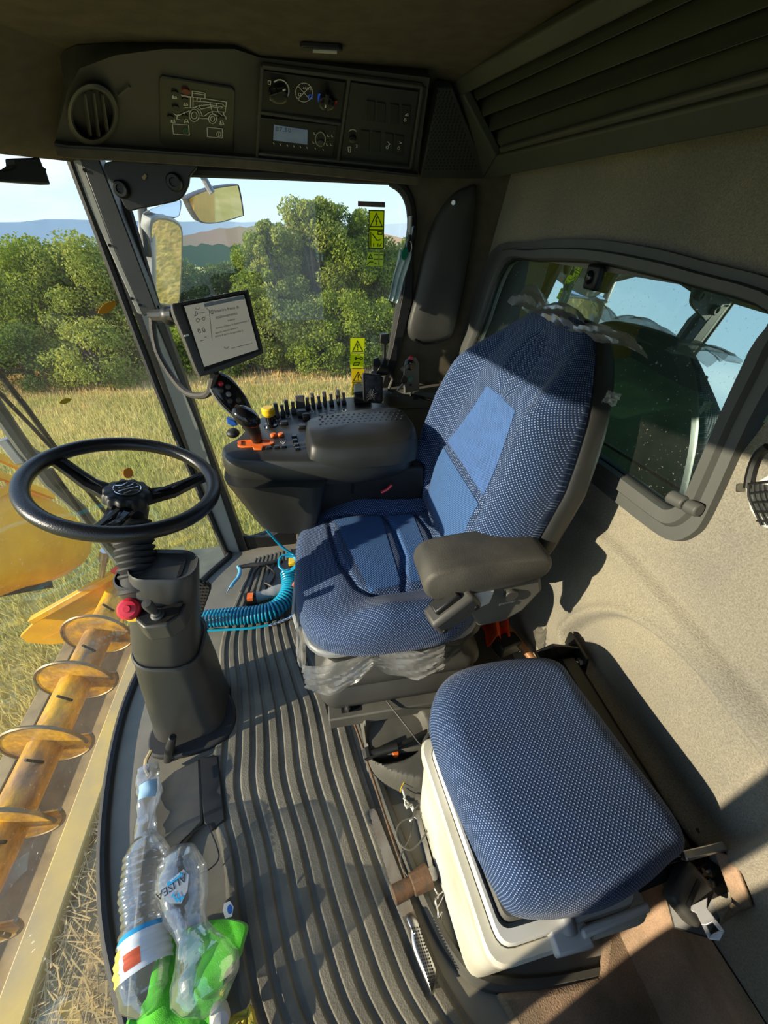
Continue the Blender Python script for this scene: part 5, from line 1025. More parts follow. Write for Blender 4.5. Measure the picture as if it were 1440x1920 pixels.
b = MB(); b.tube(smooth(z6([(575, 20), (530, 70), (480, 130), (460, 190)], .06), 5), .0016, 6); tag(b.build('straw_stalk', m_yellow, loc=z6([(480, 130)], .06)[0]), 'short yellow stalk leaning above the knotted string', 'straw')
# ring spanner and pale strip in the gutter
b = MB(); a, c = z6([(600, 370), (715, 830)], .012); b.bar(a, c, .012, .006); b.cyl(c+V((0, 0, -.004)), c+V((0, 0, .005)), .014, 14); b.cyl(a+V((0, 0, -.004)), a+V((0, 0, .005)), .011, 14); tag(b.build('spanner', m_steel, loc=a, bevel=.001), 'steel spanner lying in the gutter beside the cool box', 'spanner')
b = MB(); a, c = z6([(640, 290), (735, 690)], .03); b.bar(a, c, .007, .002); tag(b.build('plastic_strip', m_lightgrey, loc=a), 'pale narrow strip lying along the spanner', 'strip')
b = MB(); q = z6([(850, 1432)], .002)[0]; b.lathe([(.008, 0), (.009, .002), (.004, .002), (.004, 0)], Matrix.Translation(q), 20); tag(b.build('floor_eyelet', m_lightgrey, loc=q), 'pale round eyelet in the floor in front of the cool box', 'eyelet')
# threaded rod with a rusty head
RD = thing('rod_hammer', 'rusty short hammer head on a long thin threaded rod along the mat edge', 'tool', z6([(520, 920)], .02)[0])
rod = smooth(z6([(15, -560), (120, -300), (215, -20), (350, 400), (510, 870)], .028), 10); b = MB(); b.tube(res(rod, 260), [.0032+.0008*(k % 2) for k in range(260)], 6); b.build('rod', m_rust, RD)
hA, hB = z6([(405, 1000), (690, 840)], .035); b = MB(); b.cyl(hA, lerp(hA, hB, .55), .019, 16, .017); b.cyl(lerp(hA, hB, .5), hB, .022, 8, .026); b.build('hammer_head', m_rust, RD, bevel=.003)
# bread knife
KN = thing('bread_knife', 'long serrated bread knife with dotted steel handle lying on the mat edge', 'knife', z6([(480, 1050)], .015)[0])
kz = .022; bl = z6([(215, 325), (255, 318), (275, 340)], kz)+z6([(480, 870), (560, 1090), (590, 1170)], kz)+z6([(500, 1160), (460, 1165)], kz)
ser = z6([(460, 1165), (210, 330)], kz); ns = 46; sd = (ser[1]-ser[0]).cross(V((0, 0, 1))).normalized()
E_ = [lerp(ser[0], ser[1], k/ns)+sd*(.0018 if k % 2 else 0) for k in range(1, ns)]
b = MB(); b.prism(bl+E_, (0, 0, -.002)); b.build('blade', M_('blade_steel', (.42, .40, .36), .42, .6, col2=(.30, .25, .2), vs=22), KN)
hq = z6([(545, 1130), (595, 1190), (640, 1330), (735, 1560), (748, 1650), (715, 1785), (690, 1740), (590, 1510), (545, 1370), (530, 1230), (500, 1165)], kz); hc_ = sum(hq, V())/len(hq); hs_ = smooth(hq, 3, True)
b = MB(); b.loft([[lerp(hc_, p, .86)+V((0, 0, -.010)) for p in hs_], [p for p in hs_], [lerp(hc_, p, .9)+V((0, 0, .010)) for p in hs_], [lerp(hc_, p, .5)+V((0, 0, .012)) for p in hs_]]); hd2 = b.build('handle', m_steel, KN, sharp=70)
b = MB()
for i in range(17):
    for j in range(4):
        t = i/16; a = lerp(V((590, 1250, 0)), V((725, 1690, 0)), t); x, y = a.x-(j-1.2)*19, a.y+(j-1.5)*4
        q = z6([(x, y)], kz+.0118)[0]; b.lathe([(.0017, 0), (.0017, .0012), (0, .0012)], Matrix.Translation(q), 6)
o = b.build('handle_dots', m_black, hd2); o['kind'] = 'stuff'
# orange cloth, wooden handle, battery beside the seat
b = MB(); P1 = [AZ(x, y, .22) for x, y in ((900, 1148), (932, 1126), (948, 1160), (952, 1190), (945, 1202), (925, 1204), (915, 1194), (906, 1180))]; c_ = sum(P1, V())/8
def oc_(u, v):
    a = V((*ext((900, 1150), (940, 1122), u), 0)); c = V((*ext((916, 1200), (956, 1192), u), 0)); q = a.lerp(c, v); return AZ(q.x, q.y, .20)+V((0, 0, .025*cos((u-.42)*9)-.01*sin(v*8)))
b.grid(oc_, 20, 14); tag(b.build('orange_cloth', m_orangecloth, solid=.003, loc=c_), 'bright orange folded plastic cloth hanging behind the driver seat', 'cloth')
b = MB(); b.tube([AZ(943, 1168, .19), AZ(965, 1195, .18), AZ(990, 1225, .17), AZ(1000, 1238, .165)], [.014, .013, .012, .012], 12); tag(b.build('wooden_handle', m_wood, loc=AZ(970, 1200, .18)), 'round brown wooden tool handle leaning behind the orange cloth', 'handle')
q = AZ(948, 1215, .15); BB = thing('battery', 'black tool battery with pale label beside the wooden handle', 'battery', q); M = frame(q, AZ(965, 1208, .15)-AZ(925, 1225, .15), AZ(955, 1225, .15)-AZ(945, 1205, .15))
b = MB(); b.box((0, 0, -.02), (.075, .05, .05), M); b.build('casing', m_plastic, BB, bevel=.006)
b = MB(); b.box((-.008, .008, .0055), (.04, .026, .001), M); b.build('label', m_lightgrey, BB); b = MB(); b.tube([M @ V((-.036, .026, .005)), M @ V((-.036, -.022, .005)), M @ V((.036, -.022, .005)), M @ V((.036, .026, .005))], .003, 6); b.build('metal_edge', m_chrome, BB)
b = MB(); q = AY(727, 917, 1.0); b.tube([q+V((-.02, 0, -.01)), q, q+V((.012, 0, .014))], .005, 8); tag(b.build('red_clip', m_red, loc=q), 'small red clip behind the far edge of the seat cushion', 'clip')
# ---------------------------------------------------------------- blue coiled air hose, blow gun, cordless tool
hz = .035
cpath = res(smooth([AZ(x, y, z) for x, y, z in ((372, 1162, hz), (430, 1156, hz), (480, 1152, hz), (515, 1142, hz+.003), (538, 1118, hz+.008), (544, 1095, hz+.015), (541, 1072, hz+.03))], 12), 600)
hel = []; m = len(cpath); turns = 38
for i, p in enumerate(cpath):
    t = (cpath[min(i+1, m-1)]-cpath[max(i-1, 0)]).normalized(); s_ = t.cross(V((0, 0, 1))).normalized(); w_ = s_.cross(t)
    a = 2*pi*turns*i/m; r = .031; hel.append(p+s_*cos(a)*r+w_*sin(a)*r*.95)
HS = thing('coiled_hose', 'bright blue coiled air hose lying across the mat behind the steering column', 'hose', AZ(450, 1160, 0))
b = MB(); b.tube(hel, .0044, 7); b.build('coil', m_cyan, HS)
b = MB(); b.tube(smooth([AZ(x, y, z) for x, y, z in ((541, 1070, .10), (556, 1058, .12), (548, 1040, .13), (527, 1044, .13), (524, 1062, .12), (540, 1072, .11), (556, 1062, .125), (553, 1046, .13), (536, 1043, .135))], 6), .005, 8); b.build('loose_loop', m_cyan, HS)
b = MB(); b.tube(smooth([AZ(x, y, z) for x, y, z in ((553, 1042, .10), (530, 1026, .14), (510, 1005, .20), (490, 980, .28), (478, 962, .36), (473, 950, .42))], 8), .005, 8); b.build('riser', m_cyan, HS)
b = MB(); b.tube(smooth([AZ(x, y, .012) for x, y in ((378, 1183), (420, 1181), (470, 1178), (504, 1172))], 6), .005, 8); b.build('straight_tail', m_cyan, HS)
b = MB(); P = res(smooth([AZ(x, y, .016) for x, y in ((504, 1173), (525, 1166), (545, 1158), (575, 1146))], 6), 40); b.tube(P, [.0055+.002*((k//2) % 2)*(k < 16)+(.004 if 20 < k < 30 else 0) for k in range(40)], 10); b.build('steel_coupling', m_chrome, HS)
BG = thing('blow_gun', 'grey air blow gun with light blue nozzle lying on the mat by the pillar', 'air gun', AZ(460, 1080, 0))
b = MB(); b.tube(smooth([AZ(x, y, .03) for x, y in ((447, 1064), (470, 1060), (495, 1058), (530, 1050))], 4), [.009]*4+[.011]*4+[.010]*4+[.008], 10); b.tube(smooth([AZ(x, y, .03) for x, y in ((487, 1062), (476, 1075), (472, 1092), (467, 1106))], 4), .006, 8, flat=.6); b.tube(smooth([AZ(x, y, .03) for x, y in ((500, 1060), (515, 1075), (505, 1095))], 4), .004, 8); b.build('gun_body', m_darksteel, BG)
b = MB(); b.tube(smooth([AZ(x, y, .03) for x, y in ((447, 1062), (450, 1070), (447, 1082), (438, 1093), (432, 1102))], 4), [.008]*9+[.007]*8, 10); b.build('nozzle_grip', m_cyan2, BG)
b = MB(); b.tube([AZ(432, 1101, .03), AZ(429, 1106, .029), AZ(425, 1112, .028)], [.006, .004, .002], 8); b.build('nozzle_tip', m_chrome, BG)
DR = thing('cordless_tool', 'grey and orange cordless tool half hidden behind the blue hose coil', 'tool', AZ(510, 1115, 0))
b = MB(); P = [AZ(x, y, .035) for x, y in ((462, 1124), (490, 1118), (520, 1108), (548, 1101), (575, 1095))]; b.tube(res(smooth(P, 4), 20), [.024]*4+[.020]*4+[.024]*6+[.03]*6, 14); b.build('tool_body', m_greyp, DR)
b = MB(); b.tube([P[0]-V((.004, 0, 0)), lerp(P[0], P[1], .7)], .0255, 14); b.build('end_cap', m_black, DR); b = MB(); b.box(lerp(P[0], P[1], .35)+V((0, -.012, .022)), (.022, .03, .014)); b.build('orange_patch', m_orange, DR)
b = MB(); b.tube([AZ(555, 1095, .07), AZ(568, 1108, .07), AZ(566, 1125, .06)], .02, 10); b.build('orange_collar', M_('tool_red', (.45, .08, .02), .4), DR)
b = MB(); b.prism([AZ(x, y, .004) for x, y in ((495, 1098), (520, 1060), (560, 1050), (556, 1080), (520, 1110))], (0, 0, .02)); tag(b.build('tool_case', m_black, loc=AZ(530, 1080, .004), bevel=.004), 'flat black case under the hose loop next to the seat', 'case')
b = MB(); b.box(AZ(548, 1053, .03), (.03, .04, .02)); tag(b.build('yellow_block', m_yellow, loc=AZ(548, 1053, .03), bevel=.004), 'small yellow block behind the hose loop', 'block')
b = MB(); b.tube(smooth([AZ(556, 1115, .05), AZ(563, 1110, .05), AZ(560, 1124, .04), AZ(566, 1130, .04), AZ(562, 1138, .03)], 4), .0015, 5); tag(b.build('loose_string', m_white, loc=AZ(562, 1120, .04)), 'thin white string by the seat front corner', 'string')
# ---------------------------------------------------------------- bottles and cloths at the windshield foot
def bottle(name, label, pts, rad, flat=1.0, crush=.0, seed=1, ridges=0, capcol=None):
    P = [V(p) for p in pts]; C = res(smooth(P, 8), 90); R0 = np.interp(np.linspace(0, 1, 90), np.linspace(0, 1, len(rad)), rad); r = np.random.default_rng(seed)
    B = thing(name, label, 'bottle', P[len(P)//2]-V((0, 0, max(rad)))); g = MB(); rings = []; ph = r.uniform(0, 6.28, 6)
    for i, p in enumerate(C):
        t = (C[min(i+1, 89)]-C[max(i-1, 0)]).normalized(); s = t.cross(V((0, 0, 1))).normalized(); w = s.cross(t); ring = []
        for k in range(32):
            a = 2*pi*k/32; q = R0[i]*(1+crush*(sin(3*a+i*.13+ph[0])*.5+sin(5*a-i*.21+ph[1])*.3+sin(2*a+i*.35+ph[2])*.4)+(.03*sin(i*1.5) if ridges and 12 < i < 74 else 0))
            ring.append(p+s*cos(a)*q+w*sin(a)*q*flat)
        rings.append(ring)
    g.loft(rings); g.build('plastic_wall', m_pet, B, sharp=70); return B, C, R0, rings
BA, CA, RA, rgA = bottle('water_bottle', 'crushed clear water bottle with blue and black label lying on the green cloth', [AZ(x, y, z) for x, y, z in ((326, 1590, .075), (338, 1640, .08), (348, 1700, .085), (366, 1765, .085), (385, 1830, .08), (402, 1895, .07))], [.012, .042, .050, .052, .050, .044, .034, .030, .040, .058, .062, .054, .020], .85, .06, 4, 0)
m_lab = M_('label_blue', (.02, .32, .62), .35); m_labw = M_('label_white', (.75, .78, .78), .4)
def patch(par, name, rings, i0, i1, k0, k1, mat, lift=1.012, C=None):
    g = MB(); kk = [k % 32 for k in range(k0, k1+1)]
    g.loft([[C[i]+(rings[i][k]-C[i])*lift for k in kk] for i in range(i0, i1+1)], close=False); return g.build(name, mat, par, sharp=70)
apl = Plane(AZ(342, 1670, .152), (.1, -.35, 1))
b = MB(); plate(b, apl, [(300, 1672), (318, 1650), (344, 1630), (354, 1640), (352, 1668), (340, 1694), (318, 1694)], .0003, -.001); b.build('label_film', film('label_film', (.85, .88, .9), .45, .2), BA)
tpx('ALISEA', BA, apl, 349, 1643, 314, 1668, .019, M_('label_ink', (.02, .02, .03), .5), h=.0)
b = MB(); plate(b, apl, [(313, 1655), (340, 1634), (342, 1641), (315, 1662)], .0006, .002)
b.build('blue_label', m_lab, BA); tpx('naturale', BA, apl, 338, 1638, 317, 1655, .006, m_labw, h=.003)
b = MB(); lines(b, apl, [[(334, 1675), (337, 1685), (345, 1680), (338, 1690), (330, 1684)], [(325, 1678), (332, 1692)], [(322, 1682), (326, 1674)]], .0012, .0008); b.build('label_stars', m_lab, BA)
BB2, CB, RB, rgB = bottle('juice_bottle', 'ribbed clear bottle with white, blue and red label lying by the windshield', [AZ(x, y, z) for x, y, z in ((276, 1560, .055), (272, 1620, .055), (268, 1700, .055), (268, 1780, .055), (272, 1850, .055), (276, 1900, .055))], [.015, .038, .047, .048, .047, .046, .043, .040, .046, .050, .050, .048, .042, .015], .95, .05, 8, 1)
patch(BB2, 'white_label', rgB, 56, 73, 3, 18, m_labw, C=CB)['label'] = 'white paper label'
patch(BB2, 'blue_band', rgB, 53, 56, 3, 15, m_lab, 1.016, CB); patch(BB2, 'red_print', rgB, 63, 70, 6, 9, M_('label_red', (.6, .1, .03), .4), 1.02, CB); patch(BB2, 'yellow_print', rgB, 58, 73, 3, 5, M_('label_yellow', (.75, .55, .08), .4), 1.02, CB)
BC, CCc, RC, rgC = bottle('small_bottle', 'small crushed clear bottle with pale blue label at the column foot', [AZ(x, y, .05) for x, y in ((276, 1440), (279, 1480), (275, 1520), (272, 1570))], [.026, .030, .030, .030, .026, .020, .026, .024], .8, .08, 15)
patch(BC, 'pale_label', rgC, 26, 46, 5, 13, M_('label_pale', (.35, .55, .68), .4), 1.01, CCc)
op = smooth([AZ(x, y, .02) for x, y in ((236, 1925), (262, 1888), (282, 1868), (300, 1820), (312, 1770), (330, 1745), (372, 1736), (425, 1728), (450, 1732), (470, 1742), (462, 1775), (452, 1800), (430, 1826), (420, 1860), (410, 1900), (380, 1990), (290, 1990))], 4, True); oc2 = sum(op, V())/len(op)
rg_ = np.random.default_rng(5); PHS = rg_.uniform(0, 6.28, 9)
b = MB(); rings = []
for s in [.02+.98*k/26 for k in range(27)]:
    ring = []
    for j, p in enumerate(op):
        q = lerp(oc2, p, s); x, y = q.x*26, q.y*26
        z = .012+.018*abs(sin(x*1.1+.6*y+PHS[0]))+.012*abs(sin(1.7*y-x*.7+PHS[1]))+.005*sin(3*x+PHS[2])
        z += .045*math.exp(-((q-AZ(440, 1750, .03)).length/.05)**2)+.03*math.exp(-((q-AZ(318, 1830, .03)).length/.035)**2)
        ring.append(V((q.x, q.y, z if s < .999 else z*.8)))
    rings.append(ring)
b.loft(rings, True, False); m_gc = M_('green_microfibre', (.10, .62, .02), .95, var=.25, vs=40, bump=.8, bs=700, sheen=.3); CL = tag(b.build('green_cloth', m_gc, solid=.003, loc=oc2), 'bright green crumpled microfibre cloth under the clear bottles', 'cloth')
tq = Plane(AZ(429, 1706, .06), (.3, -.5, .8)); b = MB(); plate(b, tq, [(420, 1694), (431, 1689), (438, 1700), (435, 1718), (422, 1722), (418, 1708)], .0012); tg = b.build('wash_tag', m_white, CL); tg['label'] = 'white tag with blue oval print'
b = MB(); plate(b, tq, circ(431, 1705, 5, 9, 16)[:-1], .0004, .0013); b.build('tag_print', m_blue, tg)
yp = [AZ(x, y, .02) for x, y in ((420, 1925), (440, 1905), (470, 1893), (474, 1885), (480, 1895), (486, 1930), (480, 1980), (430, 1980))]; yc = sum(yp, V())/len(yp); b = MB()
b.loft([[lerp(yc, p, s)+V((0, 0, .012+.018*abs(sin(p.x*60+s*4)))) for p in yp] for s in (.02, .3, .6, .85, 1)], True, False); tag(b.build('yellow_cloth', M_('yellow_cloth', (.62, .50, .07), .9, var=.3, vs=30, bump=.6, bs=500), solid=.003, loc=yc), 'corner of a yellow cloth at the bottom edge, beside the green cloth', 'cloth')
b = MB(); q = AZ(412, 1905, .05); b.lathe([(.017, -.015), (.018, .01), (.014, .022), (0, .026)], frame(q, (1, .2, -.3), (0, 1, .5)), 18); tag(b.build('bottle_cap', m_lightgrey, loc=q), 'white bottle cap at the neck of the nearest bottle', 'cap')
# orange leaves stuck to the windshield glass
for i, (x, y, w, h, a, lb) in enumerate(((201, 577, 20, 9, -.55, 'orange leaf stuck on the windshield beside the pillar'), (122, 752, 12, 5, -.3, 'faint yellow leaf stuck low on the windshield, left'), (240, 887, 10, 10, .5, 'small orange leaf on the glass inside the steering wheel ring'))):
    best = None
    for r in range(len(WSB)):
        for t in np.linspace(0, 1, 40):
            p = lerp(WSB[r], WST[r], t)+V((-.03*sin(pi*t)+.006, 0, 0)); d = p-CP; dd = d.dot(FW)
            X, Yp = 720+FPX*d.dot(RT)/dd, 960-FPX*d.dot(UP)/dd; e = math.hypot(X-x, Yp-y)
            if best is None or e < best[0]: best = (e, p, r)
    p = best[1]; r = best[2]; tg_ = (WSB[min(r+1, len(WSB)-1)]-WSB[max(r-1, 0)]).normalized(); nn2 = tg_.cross(V((0, 0, 1))).normalized(); nn2 = nn2 if nn2.dot(CP-p) > 0 else -nn2
    pl_l = Plane(p+nn2*.004, nn2); b = MB(); P = [(x+(w*cos(t)*cos(a)-h*sin(t)*(abs(sin(t))**.5)*sin(-a)*-1), y+(w*cos(t)*sin(a)+h*sin(t)*(abs(sin(t))**.5)*cos(a))) for t in [2*pi*k/20 for k in range(20)]]
    plate(b, pl_l, P, .001); tag(b.build('dead_leaf', M_('leaf_orange%d' % i, ((.7, .33, .01), (.6, .42, .02), (.7, .22, .02))[i], .7), loc=p), lb, 'leaf')
# ================================================================ outside
GZ = -2.0
m_grass = M_('dry_grass', (.56, .47, .18), .95, col2=(.40, .37, .11), vs=1.4, detail=9, bump=.5, bs=8, spec=.05)
g = MB()
def gz(x, y): return GZ-.010*max(0, y-11)**1.5*.6+.05*sin(x*.7+1)*sin(y*.6)
g.grid(lambda u, v: (lambda x, y: (x, y, gz(x, y)))(-45+75*u, -14+80*v), 110, 110, lambda u, v: (u*75, v*80)); struct(g.build('ground', m_grass))
# stubble and grass blades (uncountable)
def blades(name, n, xr, yr, hr, mat, seed, dens=None, wd=.012):
    r = np.random.default_rng(seed); x = r.uniform(*xr, n); y = r.uniform(*yr, n); h = r.uniform(*hr, n); a = r.uniform(0, 6.28, n); l = r.uniform(.1, .6, n)
    z = np.array([gz(p, q) for p, q in zip(x, y)]); w = wd*(.6+r.random(n))
    v = np.zeros((n, 3, 3)); v[:, 0] = np.stack([x-np.cos(a)*w, y-np.sin(a)*w, z-.02], 1); v[:, 1] = np.stack([x+np.cos(a)*w, y+np.sin(a)*w, z-.02], 1); b = r.uniform(0, 6.28, n)
    v[:, 2] = np.stack([x+np.cos(b)*h*l, y+np.sin(b)*h*l, z+h], 1)
    return tri_mesh(name, v.reshape(-1, 3), np.arange(3*n).reshape(-1, 3), mat)
def tri_mesh(name, v, f, mat, parent=None, loc=(0, 0, 0), smooth_=False):
    me = bpy.data.meshes.new(name); k = f.shape[1]; me.vertices.add(len(v)); me.vertices.foreach_set('co', (v-np.array(loc)).ravel().astype(np.float32))
    me.loops.add(f.size); me.loops.foreach_set('vertex_index', f.ravel().astype(np.int32)); me.polygons.add(len(f)); me.polygons.foreach_set('loop_start', np.arange(0, f.size, k, dtype=np.int32)); me.update(); me.validate()
    if mat: me.materials.append(mat)
    o = bpy.data.objects.new(name, me); COL.objects.link(o)
    if parent: o.parent = parent
    else: o.location = loc
    return o
m_blade = leafmat('grass_blades', (.74, .62, .26), (.52, .50, .15), .9, .3); m_blade2 = leafmat('dry_blades', (.78, .54, .26), (.62, .46, .20), .9, .3)
o = tag(blades('field_grass', 150000, (-9, 2.5), (.3, 9.5), (.06, .20), m_blade, 1, wd=.008), 'yellow green uncut grass of the field outside', 'grass', kind='stuff')
o = tag(blades('dry_stubble', 40000, (-16, 6), (8.5, 14), (.05, .18), m_blade2, 2, wd=.014), 'dry straw coloured grass strip in front of the trees', 'grass', kind='stuff')
# trees: clumped leaf cards on real crowns, one object per tree
def tree(name, label, x, y, h, w, seed, mat, n=16000, base=None, ls=.10, grp='oaks and bushes at the field edge'):
    r = np.random.default_rng(seed); z0 = gz(x, y) if base is None else base; T = thing(name, label, 'tree', (x, y, z0), grp)
    nc = 46; ctr = []
    for i in range(nc):
        a = r.uniform(0, 6.28); t = r.uniform(.05, 1)**.8; rad = w*.5*math.sqrt(max(.05, 1-(abs(t-.42)/.62)**2))*math.sqrt(r.uniform(.15, 1))
        ctr.append((x+cos(a)*rad, y+sin(a)*rad*.8, z0+h*t*.95, w*r.uniform(.10, .2)))
    ctr = np.array(ctr); k = r.integers(0, nc, n); d = r.normal(0, 1, (n, 3)); d /= np.linalg.norm(d, axis=1)[:, None]
    p = ctr[k, :3]+d*ctr[k, 3:4]*(r.random((n, 1))**.35)*np.array([1, 1, .85]); p[:, 2] = np.maximum(p[:, 2], z0+.02)
    u = r.normal(0, 1, (n, 3)); u /= np.linalg.norm(u, axis=1)[:, None]; v = np.cross(u, r.normal(0, 1, (n, 3))); v /= np.linalg.norm(v, axis=1)[:, None]; s = ls*(.5+r.random((n, 1)))*.5
    q = np.stack([p-u*s, p-v*s*.6, p+u*s, p+v*s*.6], 1).reshape(-1, 3)
    o = tri_mesh('foliage', q, np.arange(4*n).reshape(-1, 4), mat, T, (x, y, z0)); o['kind'] = 'stuff'
    g = MB(); g.tube([V((x, y, z0-.1)), V((x+.05, y, z0+h*.4)), V((x-.05, y, z0+h*.8))], [.12, .09, .03], 8)
    for i in range(0, nc, 5): g.tube([V((x, y, z0+h*.3)), V(ctr[i, :3])], [.05, .015], 6)
    g.build('trunk', m_bark, T, loc=(x, y, z0)); return T
m_bark = M_('bark', (.10, .075, .05), .9, var=.4, vs=10)
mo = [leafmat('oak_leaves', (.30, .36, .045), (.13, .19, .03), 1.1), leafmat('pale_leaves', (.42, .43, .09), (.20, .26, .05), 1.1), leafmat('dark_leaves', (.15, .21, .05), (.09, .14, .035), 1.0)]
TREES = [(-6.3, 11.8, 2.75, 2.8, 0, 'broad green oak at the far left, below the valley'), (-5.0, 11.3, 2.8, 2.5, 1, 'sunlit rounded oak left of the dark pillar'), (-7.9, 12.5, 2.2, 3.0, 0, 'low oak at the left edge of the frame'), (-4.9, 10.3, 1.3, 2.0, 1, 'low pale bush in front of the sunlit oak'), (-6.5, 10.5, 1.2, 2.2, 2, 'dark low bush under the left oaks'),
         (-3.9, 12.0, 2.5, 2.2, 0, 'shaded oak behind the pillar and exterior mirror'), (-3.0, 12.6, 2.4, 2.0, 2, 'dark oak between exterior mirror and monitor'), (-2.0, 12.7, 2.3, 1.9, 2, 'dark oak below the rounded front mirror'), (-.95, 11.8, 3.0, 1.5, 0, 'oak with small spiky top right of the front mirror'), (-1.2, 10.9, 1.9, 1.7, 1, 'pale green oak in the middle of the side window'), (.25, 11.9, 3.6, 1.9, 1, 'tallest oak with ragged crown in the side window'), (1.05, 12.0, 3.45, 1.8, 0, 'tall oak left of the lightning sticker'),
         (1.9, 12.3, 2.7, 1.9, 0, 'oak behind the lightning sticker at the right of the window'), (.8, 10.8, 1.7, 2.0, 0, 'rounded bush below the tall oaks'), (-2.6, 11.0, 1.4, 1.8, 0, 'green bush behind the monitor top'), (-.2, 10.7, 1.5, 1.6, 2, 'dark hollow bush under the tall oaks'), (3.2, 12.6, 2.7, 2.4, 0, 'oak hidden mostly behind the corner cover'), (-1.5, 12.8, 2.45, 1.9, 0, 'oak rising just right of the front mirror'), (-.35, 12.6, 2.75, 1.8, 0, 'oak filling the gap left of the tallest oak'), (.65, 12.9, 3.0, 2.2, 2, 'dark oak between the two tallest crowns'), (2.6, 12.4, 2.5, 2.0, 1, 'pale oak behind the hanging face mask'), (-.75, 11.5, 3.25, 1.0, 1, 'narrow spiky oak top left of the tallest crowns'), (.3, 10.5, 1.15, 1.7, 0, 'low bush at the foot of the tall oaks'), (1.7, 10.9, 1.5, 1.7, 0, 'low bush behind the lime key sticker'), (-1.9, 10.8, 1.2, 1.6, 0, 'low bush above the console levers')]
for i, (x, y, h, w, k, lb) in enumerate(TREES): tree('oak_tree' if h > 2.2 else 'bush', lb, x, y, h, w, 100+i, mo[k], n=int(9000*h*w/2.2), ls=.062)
# far hills
def hill(name, P, mat, thick=60):
    g = MB(); n = len(P); g.loft([[V((p[0], p[1], -40)) for p in P], [V(p) for p in P], [V((p[0]*1.25, p[1]*1.25, p[2]-12)) for p in P]], close=False); return struct(g.build(name, mat, sharp=80))
m_hill1 = leafmat('wooded_hill', (.075, .12, .075), (.045, .08, .06), .05, .1); m_hill2 = M_('far_ridge', (.42, .50, .56), 1, var=.1, vs=.02); m_soil = M_('ploughed_hill', (.40, .26, .18), 1, col2=(.30, .27, .14), vs=.03)  # aerial haze put into the base colours: pale blue ridge, bluish woods
rgh = np.random.default_rng(21)
def ridge(a0, a1, d, hs, n=60, rough=1.5):
    out = []
    for i in range(n):
        a = lerp(a0, a1, i/(n-1)); h = np.interp(i/(n-1), np.linspace(0, 1, len(hs)), hs)+rgh.normal(0, rough); out.append((d*sin(a), d*cos(a), h))
    return out
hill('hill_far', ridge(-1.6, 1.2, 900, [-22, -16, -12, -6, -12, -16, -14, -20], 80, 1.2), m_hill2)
hill('hill_wooded', ridge(-1.6, .6, 150, [-4, -3.5, -3, -5, -6, -8, -9], 220, .5), m_hill1)
hill('hill_ploughed', ridge(-.30, .3, 240, [-10, -4, -3, -6, -12], 50, .25), m_soil)
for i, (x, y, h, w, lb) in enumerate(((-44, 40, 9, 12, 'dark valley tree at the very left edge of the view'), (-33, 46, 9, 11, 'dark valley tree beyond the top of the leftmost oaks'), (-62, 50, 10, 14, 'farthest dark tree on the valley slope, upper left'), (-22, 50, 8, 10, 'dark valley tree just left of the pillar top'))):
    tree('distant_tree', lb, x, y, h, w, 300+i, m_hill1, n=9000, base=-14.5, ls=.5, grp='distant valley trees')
# ---------------------------------------------------------------- the harvester outside the cab
m_body = m_ypaint
b = MB(); b.prism([V((.72, 1.9, -1.6)), V((2.6, 1.9, -1.6)), V((2.6, 1.9, 1.0)), V((1.2, 1.9, 1.2)), V((.72, 1.9, 1.1))], (0, -.1, 0)); tag(b.build('side_panel', m_body, loc=(1.5, 1.9, -.3), bevel=.02), 'yellow harvester flank behind the cab, reflected in the mirrors', 'panel')
# grain tank interior behind the rear window
GT_ = thing('grain_tank', 'dim grain tank with dusty floor seen through the rear window', 'tank', (1.1, .9, .3)); m_tank = M_('tank_wall', (.10, .12, .085), .7, col2=(.16, .15, .07), vs=5, detail=8)
b = MB(); b.box((1.55, .9, .9), (.03, 1.9, 1.5)); b.box((1.1, 1.86, .9), (.9, .03, 1.5)); b.box((1.1, -.06, .9), (.9, .03, 1.5)); b.build('tank_walls', m_tank, GT_)
b = MB(); b.grid(lambda u, v: (.66+.9*u, -.05+1.9*v, .52+.16*u+.02*sin(u*9)*sin(v*14)), 20, 30); b.build('chaff_floor', M_('chaff', (.22, .24, .08), .9, col2=(.12, .16, .05), vs=9, detail=8, bump=.8, bs=40), GT_)
b = MB(); b.cyl((.95, .62, .86), (.93, .60, .86), .05, 20); b.build('black_knob', m_gloss, GT_); b = MB(); b.box((1.2, .60, .93), (.06, .10, .03)); b.build('yellow_lamp', m_yellow, GT_)
b = MB(); b.bar((.8, .95, .72), (.9, .45, .70), .008, .008); b.build('straw_edge', m_dust, GT_)
# exterior mirrors on the right
YM = 2.15; MI = thing('exterior_mirror', 'tall exterior mirror with grey housing beyond the right pillar', 'mirror', AY(310, 490, YM))
def mirror(T, pts, n, dep, hm, fr_=.9, Y=YM):
    pl_ = Plane(AY(*pts[0], Y), n); P = smooth(outline(pl_, pts), 4, True); c = sum(P, V())/len(P); nn_ = pl_.n
    g = MB(); g.loft([[lerp(c, p, .8)-nn_*dep for p in P], [lerp(c, p, .98)-nn_*dep*.6 for p in P], P, [lerp(c, p, .97)+nn_*.006 for p in P], [lerp(c, p, .93)+nn_*.002 for p in P]]); g.build('housing', hm, T, sharp=45)
    g = MB(); k = [lerp(c, p, .935)+nn_*.003 for p in P]; g.loft([k, [lerp(c, p, .02)+nn_*.003 for p in k]], True, True); g.build('mirror_glass', m_mirror, T)
to_c = lambda p: (CP-p).normalized()
pm = AY(310, 490, YM); nm = (to_c(pm)+V((.35, 1.0, -.52)).normalized()).normalized()
mirror(MI, [(283, 410), (335, 416), (341, 460), (338, 540), (332, 572), (305, 572), (290, 565), (287, 500)], nm, .06, m_greyp)
